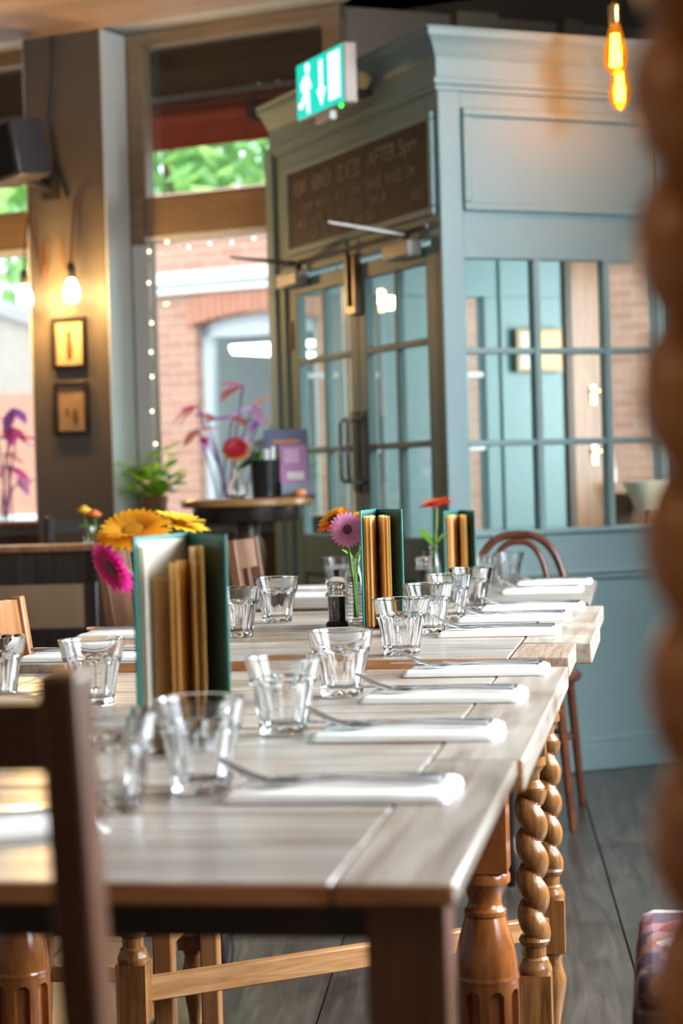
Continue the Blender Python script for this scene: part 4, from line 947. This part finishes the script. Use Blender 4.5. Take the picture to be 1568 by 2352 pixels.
# middle table vase with pink, orange and yellow gerberas
VX, VY = 0.020, 3.965
bottle_vase('ribbed clear bud vase behind the middle green menu', VX + 0.004, VY + 0.06, Z2_, 1.0)
F2 = (VX + 0.004, VY + 0.06, Z2_ + 0.012)
gerbera('bright pink gerbera with a dark centre leaning on the middle menu', (0.010, 3.93, 0.985), (0.10, -0.95, 0.12), F2, 0.037, PINK, 24, 0.05, nod=0.03)
gerbera('orange-red gerbera facing left beside the pink one', (-0.017, 3.99, 1.004), (-0.52, -0.28, 0.75), (F2[0] + 0.003, F2[1] + 0.002, F2[2]), 0.041, ORANGE, 22, 0.05, YELLOW)
gerbera('yellow gerbera peeping above the middle menu', (0.045, 4.05, 1.005), (0.1, 0.35, 0.9), (F2[0] - 0.003, F2[1] + 0.002, F2[2]), 0.03, YELLOW, 20, 0.05)
mm = M(); rg = random.Random(1)
for a, z in ((2.6, 0.06), (3.4, 0.04), (0.5, 0.05), (1.7, 0.07)): pass
lf = thing('greenery_sprig', 'small green leaves at the neck of the middle bud vase', 'leaves', (F2[0], F2[1], Z2_ + 0.132))
for k, a in enumerate((2.7, 3.5, 0.4, 5.5)):
    m = M(); blade(m, (0, 0, 0.0), (math.cos(a), math.sin(a)*0.6, 1.0), 0.038, 0.010, 0.008, rg); m.build('leaf', LEAF, lf)
M().tube([(0, 0, 0.0), (0.001, 0, -0.06)], 0.0018, 6).build('stem', STEM, lf)
# front menu flowers
bottle_vase('clear bud vase hidden behind the front green menu', -0.23, 2.52, Z1_, 1.0)
F1 = (-0.23, 2.52, Z1_ + 0.012)
gerbera('large amber gerbera rising above the front green menu', (-0.262, 2.50, 1.028), (-0.10, -0.42, 0.88), F1, 0.052, YELLOW, 26, 0.10, centre=YELLOW, nod=0.02)
gerbera('yellow gerbera just behind the front green menu', (-0.208, 2.55, 1.036), (0.25, -0.1, 0.95), (F1[0] + 0.003, F1[1], F1[2]), 0.043, plain('yellow_petal', (0.93, 0.6, 0.03), 0.5, var=0.15, scale=30), 22, 0.06, centre=YELLOW, nod=0.02)
gerbera('magenta gerbera drooping left of the front green menu', (-0.288, 2.50, 0.985), (-0.62, -0.42, -0.38), (F1[0] - 0.003, F1[1] + 0.003, F1[2]), 0.042, MAGENTA, 20, 0.08, nod=0.02)
# far table flowers
bottle_vase('blurred clear bud vase on the far table', 0.262, 5.74, Z3_, 1.0)
gerbera('red and orange gerbera above the far table menu', (0.272, 5.73, 1.005), (-0.15, -0.1, 0.95), (0.262, 5.74, Z3_ + 0.012), 0.055, plain('scarlet_petal', (0.72, 0.02, 0.04), 0.5, var=0.2), 22, 0.03, ORANGE, nod=0.02)
lf2 = thing('greenery_sprig', 'dark green leaves under the red gerbera on the far table', 'leaves', (0.262, 5.74, Z3_ + 0.13))
for k, a in enumerate((2.9, 3.6, 2.2, 0.3)):
    m = M(); blade(m, (0, 0, 0.0), (math.cos(a), math.sin(a)*0.6, 1.3), 0.075, 0.018, 0.01, rg); m.build('leaf', LEAF, lf2)
M().tube([(0, 0, 0.0), (0.001, 0, -0.06)], 0.0018, 6).build('stem', STEM, lf2)

# ------------------------------------------------------------------ chairs
def chair(label, loc, rz, mat, style, h=0.90, w=0.40, d=0.40, rake=0.06, seat_mat=None, group=None, post=0.030):
    """faces local +y; back at -y"""
    t = thing('dining_chair', label, 'chair', loc, rz, group); hw = w/2 - 0.02; yb = -d/2; yf = d/2 - 0.02; sz = 0.45
    for s in (-1, 1):
        p0 = Vector((s*hw, yb - 0.03, 0)); p1 = Vector((s*hw, yb, sz)); p2 = Vector((s*hw, yb - rake, h))
        m = M(); m.bar(p0, p1, post, post, up=(0, 1, 0)); m.bar(p1 - Vector((0, 0, 0.01)), p2, post*0.92, post*1.05, up=(0, 1, 0)); m.build('back_post', mat, t, bevel=0.004)
        M().box(s*hw - 0.018, s*hw + 0.018, yf - 0.018, yf + 0.018, 0, sz - 0.02).build('front_leg', mat, t, bevel=0.004)
        M().bar((s*hw, yb, 0.2), (s*hw, yf, 0.2), 0.018, 0.028).build('stretcher', mat, t, bevel=0.003)
    M().bar((-hw, yf, 0.26), (hw, yf, 0.26), 0.018, 0.028).build('stretcher', mat, t, bevel=0.003)
    st = M().box(-w/2, w/2, yb - 0.005, d/2, sz - 0.028, sz).build('seat', mat, t, bevel=0.008)
    if seat_mat is not None: M().box(-w/2 + 0.005, w/2 - 0.005, yb + 0.01, d/2 - 0.005, sz, sz + 0.045).build('seat_cushion', seat_mat, st, bevel=0.02)
    def by(z): return yb - rake*(z - sz)/(h - sz)
    def crail(z0, z1, th=0.018, curve=0.02, name='back_rail'):
        rows_f = []; n = 8; m = M()
        for k in range(n):
            x0 = -hw + 2*hw*k/n; x1 = -hw + 2*hw*(k+1)/n
            c0 = -curve*(1 - (x0/hw)**2); c1 = -curve*(1 - (x1/hw)**2)
            ya, yc = by(z0), by(z1)
            m.add([(x0, ya + c0 - th/2, z0), (x1, ya + c1 - th/2, z0), (x1, ya + c1 + th/2, z0), (x0, ya + c0 + th/2, z0), (x0, yc + c0 - th/2, z1), (x1, yc + c1 - th/2, z1), (x1, yc + c1 + th/2, z1), (x0, yc + c0 + th/2, z1)],
                  [(0,3,2,1),(4,5,6,7),(0,1,5,4),(2,3,7,6)] + ([(3,0,4,7)] if k == 0 else []) + ([(1,2,6,5)] if k == n-1 else []))
        m.build(name, mat, t)
    if style == 'rail':
        crail(h - 0.062, h - 0.018, 0.02, 0.012, 'top_rail'); crail(0.62, 0.65, 0.016, 0.012, 'mid_rail')
    elif style == 'slat':
        crail(h - 0.09, h - 0.005, 0.02, 0.02, 'top_rail'); crail(0.53, 0.56, 0.018, 0.02, 'lower_rail')
        for x in (-0.09, 0.0, 0.09):
            c = -0.02*(1 - (x/hw)**2); M().bar((x, by(0.55) + c, 0.55), (x, by(h - 0.08) + c, h - 0.08), 0.035, 0.010, up=(0, 1, 0)).build('slat', mat, t, bevel=0.002)
    elif style == 'panel':
        crail(h - 0.07, h - 0.005, 0.02, 0.02, 'top_rail'); crail(0.56, h - 0.07, 0.010, 0.02, 'back_panel')
    return t
chair('dark wooden chair with a plain top rail, blurred in the left foreground', (-0.284, 1.497, 0), -14, SQLEG, 'rail', h=0.978, rake=0.055, post=0.029)
chair('warm beech chair at the left side of the middle table', (-0.462, 3.785, 0), -99.2, ORANGEW, 'slat', h=0.868, d=0.34)
chair('brown slat-back chair at the left side of the far table', (-0.046, 5.96, 0), -99.2, MIDW, 'slat', h=0.912, w=0.36)
chair('brown panel-back chair behind the magenta flower on the left', (-0.47, 6.28, 0), -96, MIDW, 'panel', h=0.88)
chair('dark chair by the left window behind the panelled bench', (-1.12, 8.12, 0), 30, BLACKW, 'rail', h=0.965)
FAB = None
def pattern_mat():
    m, n, l, b = new_mat('kilim_fabric'); b.inputs['Roughness'].default_value = 0.9
    tc = n.new('ShaderNodeTexCoord'); mp = n.new('ShaderNodeMapping'); mp.inputs['Rotation'].default_value = (0, 0, 0.6)
    v = n.new('ShaderNodeTexVoronoi'); v.inputs['Scale'].default_value = 26
    cr = n.new('ShaderNodeValToRGB'); e = cr.color_ramp.elements; cr.color_ramp.interpolation = 'CONSTANT'
    e[0].color = (0.26, 0.03, 0.03, 1); e[1].position = 0.82; e[1].color = (0.55, 0.45, 0.42, 1)
    for p, c in ((0.3, (0.09, 0.06, 0.10, 1)), (0.5, (0.34, 0.13, 0.09, 1)), (0.62, (0.32, 0.17, 0.20, 1))):
        x = e.new(p); x.color = c
    l.new(tc.outputs['Object'], mp.inputs[0]); l.new(mp.outputs[0], v.inputs['Vector']); l.new(v.outputs['Color'], cr.inputs[0]); l.new(cr.outputs[0], b.inputs['Base Color']); return m
chair('wooden chair with a red patterned cushion at the lower right edge', (0.565, 2.58, 0), 80.8, DARKW, 'rail', h=0.9, seat_mat=pattern_mat()).scale = (1, 1, 0.95)

# bentwood chair, hoop back towards the lobby
bc = thing('bentwood_chair', 'dark bentwood chair with a double hoop back by the lobby', 'chair', (0.535, 6.22, 0), 172)
def hoop(hw, h, base, rake):
    pts = []
    for k in range(33):
        a = math.pi*k/32; c = math.cos(a); s = math.sin(a)
        x = hw*(abs(c)**0.75)*(1 if c > 0 else -1); z = base + (h - base)*(s**0.62); pts.append((x, -0.19 - rake*(z - base)/(h - base), z))
    return pts
M().tube(hoop(0.165, 0.885, 0.45, 0.07), 0.0135, 12).build('outer_hoop', BENTW, bc)
M().tube([(p[0] - 0.0, p[1], p[2]) for p in hoop(0.108, 0.862, 0.45, 0.065)], 0.0105, 12).build('inner_hoop', BENTW, bc)
M().lathe([(0.0, 0.435), (0.19, 0.435), (0.20, 0.445), (0.20, 0.458), (0.19, 0.465), (0.0, 0.462)], 36).build('seat', BENTW, bc)
for s in (-1, 1):
    M().tube([(s*0.155, -0.17, 0.45), (s*0.165, -0.20, 0.3), (s*0.185, -0.26, 0.0)], [0.0145, 0.014, 0.0115], 10).build('rear_leg', BENTW, bc)
    M().tube([(s*0.13, 0.15, 0.44), (s*0.145, 0.17, 0.25), (s*0.165, 0.2, 0.0)], [0.0155, 0.0145, 0.011], 10).build('front_leg', BENTW, bc)
M().tube([(0.16*math.cos(a*0.2618), 0.16*math.sin(a*0.2618), 0.26) for a in range(25)], 0.009, 8).build('leg_ring', BENTW, bc)

# ------------------------------------------------------------------ left background: panelled bench, rose vase
be = thing('panelled_bench', 'dark panelled wooden bench back at the far left', 'bench', (-0.834, 6.8, 0), -4)
BX(-1.9, 0.0, -0.02, 0.13, 0.862, 0.885).build('top_ledge', MIDW, be, bevel=0.006)
BX(-1.9, -0.008, 0.0, 0.03, 0.752, 0.862).build('top_rail', BLACKW, be, bevel=0.003); BX(-1.9, -0.008, 0.0, 0.03, 0.48, 0.60).build('lower_rail', BLACKW, be, bevel=0.003)
BX(-0.05, -0.008, 0.0, 0.10, 0, 0.862).build('end_post', BLACKW, be, bevel=0.004); BX(-1.9, -1.85, 0.0, 0.10, 0, 0.862).build('end_post', BLACKW, be, bevel=0.004)
BX(-1.85, -0.05, 0.006, 0.02, 0.60, 0.752).build('panel', plain('tan_panel', (0.22, 0.135, 0.075), 0.6), be); BX(-1.85, -0.05, 0.002, 0.028, 0.02, 0.48).build('lower_panel', BLACKW, be)
rv = thing('rose_vase', 'small glass of yellow and orange roses on the panelled bench', 'vase', (-0.868, 6.85, 0.885))
M().lathe([(0.0, 0.0), (0.022, 0.0), (0.026, 0.03), (0.022, 0.06), (0.0205, 0.06), (0.024, 0.03), (0.02, 0.004), (0.0, 0.004)], 18, caps=False).build('glass_jar', GLASS, rv)
def rose(label, loc, r, mat):
    t = thing('rose', label, 'flower', loc); rg = random.Random(int(r*1e4))
    for lay in range(4):
        for k in range(5):
            a = 2*math.pi*k/5 + lay*0.6; rr = r*(0.25 + 0.22*lay); g = []
            for i in range(4):
                u = i/3; z = -r*0.5 + u*r*(1.15 - 0.16*lay); q = rr*(0.35 + 0.75*math.sin(u*1.9))
                g.append([(q*math.cos(a + j*0.42), q*math.sin(a + j*0.42), z - abs(j)*0.03*r) for j in (-1.6, -0.8, 0, 0.8, 1.6)])
            M().sheet(g).build('petal', mat, t)
    M().tube([(0, 0, -r*0.4), (0.004, 0.004, -0.05), (-loc[0] - 0.868, 6.85 - loc[1], 0.89 - loc[2])], 0.002, 6).build('stem', STEM, t)
rose('yellow rose in the small glass at far left', (-0.885, 6.85, 1.0), 0.027, plain('yellow_rose', (0.85, 0.48, 0.03), 0.5))
rose('orange rose in the small glass at far left', (-0.848, 6.845, 0.985), 0.025, plain('orange_rose', (0.85, 0.2, 0.05), 0.5))
lf3 = thing('greenery_sprig', 'green leaves among the roses at far left', 'leaves', (-0.868, 6.85, 0.945))
for k in range(7):
    m = M(); a = k*0.9; blade(m, (0, 0, -0.005), (math.cos(a), math.sin(a), 0.5), 0.045, 0.012, 0.012, rg); m.build('leaf', LEAF, lf3)
M().tube([(0, 0, 0), (0, 0, -0.055)], 0.0018, 6).build('stem', STEM, lf3)

# ------------------------------------------------------------------ high pedestal table by the doors
ht = thing('pedestal_table', 'tall dark pedestal table with a wooden top by the entrance doors', 'table', (-0.36, 7.62, 0))
M().lathe([(0.0, 0.987), (0.245, 0.987), (0.255, 0.994), (0.255, 1.012), (0.248, 1.018), (0.0, 1.018)], 48).build('table_top', wood('honey_top', (0.22, 0.10, 0.035), (0.36, 0.18, 0.06), (0.48, 0.27, 0.11), rough=0.28, stretch=(1.5, 20, 20), scale=2, rnd=0.02), ht)
M().lathe([(0.0, 0.93), (0.205, 0.93), (0.21, 0.94), (0.21, 0.987), (0.0, 0.987)], 40).build('apron', BLACKW, ht)
M().lathe([(0.05, 0.93), (0.045, 0.88), (0.06, 0.85), (0.068, 0.80), (0.06, 0.74), (0.05, 0.70), (0.058, 0.5), (0.066, 0.3), (0.05, 0.16), (0.08, 0.12), (0.085, 0.10), (0.06, 0.09)], 28).build('pedestal', DARKW, ht)
M().lathe([(0.20, 0.0), (0.20, 0.03), (0.16, 0.06), (0.07, 0.095), (0.0, 0.095)], 36).build('base', DARKW, ht)
TZ = 1.018
bk = thing('cutlery_bucket', 'dark metal bucket of wrapped cutlery on the pedestal table', 'bucket', (-0.285, 7.60, TZ))
M().lathe([(0.0, 0.0), (0.052, 0.0), (0.06, 0.145), (0.056, 0.145), (0.049, 0.004), (0.0, 0.004)], 32, caps=False).build('bucket', plain('zinc_black', (0.03, 0.03, 0.033), 0.3, metal=0.6), bk)
for k in range(9):
    a = k*0.7; M().tube([(0.025*math.cos(a), 0.025*math.sin(a), 0.006), (0.04*math.cos(a), 0.04*math.sin(a), 0.175 + 0.01*(k % 3))], [0.006, 0.009], 8).build('cutlery_roll', NAPKIN if k % 3 else LEAF, bk)
pv = thing('globe_vase', 'round glass vase on the pedestal table', 'vase', (-0.392, 7.56, TZ))
M().lathe([(0.0, 0.0), (0.022, 0.0), (0.036, 0.015), (0.04, 0.035), (0.034, 0.055), (0.018, 0.075), (0.016, 0.10), (0.02, 0.115), (0.018, 0.115), (0.014, 0.10), (0.016, 0.075), (0.032, 0.054), (0.037, 0.035), (0.033, 0.016), (0.02, 0.004), (0.0, 0.004)], 28, caps=False).build('globe', GLASS, pv)
gerbera('dark red gerbera in the round vase on the pedestal table', (-0.392, 7.53, 1.205), (0.05, -0.7, 0.45), (-0.392, 7.56, 1.03), 0.058, plain('rust_petal', (0.55, 0.16, 0.02), 0.5), 20, 0.06, CRIMSON, centre=CRIMSON, nod=0.02)
lf4 = thing('greenery_sprig', 'dark leafy sprig beside the red gerbera on the pedestal table', 'leaves', (-0.389, 7.562, TZ + 0.11))
for k in range(9):
    m = M(); a = -0.9 + 0.25*k; blade(m, (0.008*k, 0, 0.012*k), (math.cos(a)*0.6 + 0.6, math.sin(a)*0.4, 0.7), 0.08, 0.02, 0.02, rg); m.build('leaf', plain('dark_leaf', (0.05, 0.09, 0.03), 0.5) if k == 0 else bpy.data.materials['dark_leaf'], lf4)
M().tube([(0, 0, -0.09), (0, 0, 0), (0.07, 0, 0.11)], 0.0025, 6).build('stem', STEM, lf4)
ls = thing('leaflet_stand', 'leaflet stand of navy and purple cards on the pedestal table', 'leaflet stand', (-0.195, 7.56, TZ), 8)
NAVY = plain('navy_card', (0.09, 0.11, 0.20), 0.5); PURP = plain('purple_card', (0.42, 0.18, 0.38), 0.5)
tilt = Matrix.Rotation(R(-10), 4, 'X')
def lb(x0, x1, y0, y1, z0, z1, name, mat, par=None): return M().box(x0, x1, y0, y1, z0, z1, tilt).build(name, mat, par or ls, bevel=0.001)
bcd = lb(-0.085, 0.085, 0.03, 0.036, 0.005, 0.268, 'back_card', NAVY)
lb(-0.05, 0.055, 0.0285, 0.0298, 0.215, 0.228, 'orange_heading', plain('orange_print', (0.6, 0.22, 0.1), 0.6), bcd)
fcd = lb(-0.03, 0.075, 0.012, 0.016, 0.01, 0.205, 'front_card', PURP); lb(-0.012, 0.045, 0.0105, 0.0118, 0.135, 0.19, 'pink_print', plain('pink_print', (0.62, 0.38, 0.55), 0.6), fcd)
lb(-0.005, 0.06, 0.0105, 0.0118, 0.07, 0.10, 'pale_print', CREAM, fcd); lb(-0.03, 0.095, -0.004, 0.0, 0.006, 0.055, 'pocket_card', plain('slate_card', (0.22, 0.25, 0.36), 0.5)); lb(-0.095, 0.10, -0.008, 0.045, 0.0, 0.005, 'stand_foot', BLACK)
sm = thing('orange_gourd', 'small orange gourd at the right rim of the pedestal table', 'gourd', (-0.155, 7.50, TZ))
M().lathe([(0.0, 0.0), (0.018, 0.001), (0.026, 0.013), (0.022, 0.026), (0.01, 0.031), (0.0, 0.029)], 20, caps=False).build('body', plain('gourd_orange', (0.75, 0.28, 0.12), 0.5), sm)
M().tube([(0, 0, 0.028), (0.004, 0, 0.04)], 0.003, 6).build('stalk', STEM, sm)

# potted plant on the window sill
pp = tag(wframe('potted_plant'), 'bushy green plant with white flowers in a woven pot on the sill', 'plant')
PWx, PYy = 0.562, 0.13
M().lathe([(0.0, 0.93), (0.045, 0.93), (0.058, 1.02), (0.055, 1.03), (0.05, 1.02), (0.0, 1.015)], 24, (PWx, PYy, 0)).build('woven_pot', TERRA, pp)
rg = random.Random(12); LEAF2 = thin('lime_leaf', (0.30, 0.55, 0.06), (0.55, 0.85, 0.08), 0.5, 0.3)
for k in range(85):
    a = rg.uniform(0, 6.3); e = rg.uniform(0.2, 1.3); ln = rg.uniform(0.06, 0.105); r0 = rg.uniform(0.0, 0.12); z0 = 1.02 + rg.uniform(0, 0.14)
    if rg.random() < 0.15: z0 += 0.08
    m = M(); blade(m, (PWx + r0*math.cos(a), PYy + 0.7*r0*math.sin(a), z0), (math.cos(a), math.sin(a), e), ln, ln*0.27, ln*0.3, rg); m.build('leaf', LEAF2 if rg.random() < 0.6 else LEAF, pp)
for k in range(9):
    a = k*0.75; m = M(); m.lathe([(0.0, -0.005), (0.017, 0.002), (0.02, 0.009), (0.01, 0.015), (0.0, 0.015)], 10, (PWx + 0.08*math.cos(a) - 0.01, PYy + 0.05*math.sin(a) + 0.02, 1.05 + 0.016*(k % 5)), caps=False); m.build('white_flower', WHITEP, pp)
for k in range(6):
    a = k*1.05; M().tube([(PWx, PYy, 1.015), (PWx + 0.05*math.cos(a), PYy + 0.04*math.sin(a), 1.14)], 0.003, 5).build('stem', STEM, pp)

# ------------------------------------------------------------------ barley twist post, right foreground
bp = thing('barley_twist_post', 'tall dark barley twist wooden post blurred at the right edge', 'post', (0.1475, 0.80, 0))
M().rev(twist_r(0.0272, 0.0598, 1.9), zs(0.30, 1.52, 420), 40).build('twisted_shaft', POSTW, bp)
M().lathe([(0.12, 0.0), (0.12, 0.02), (0.10, 0.035), (0.05, 0.05), (0.03, 0.08), (0.026, 0.12), (0.032, 0.16), (0.026, 0.2), (0.02, 0.24), (0.026, 0.28), (0.022, 0.31)], 32).build('base', POSTW, bp)
M().lathe([(0.02, 1.51), (0.028, 1.53), (0.022, 1.55), (0.026, 1.60), (0.015, 1.64), (0.0, 1.65)], 24).build('finial', POSTW, bp)
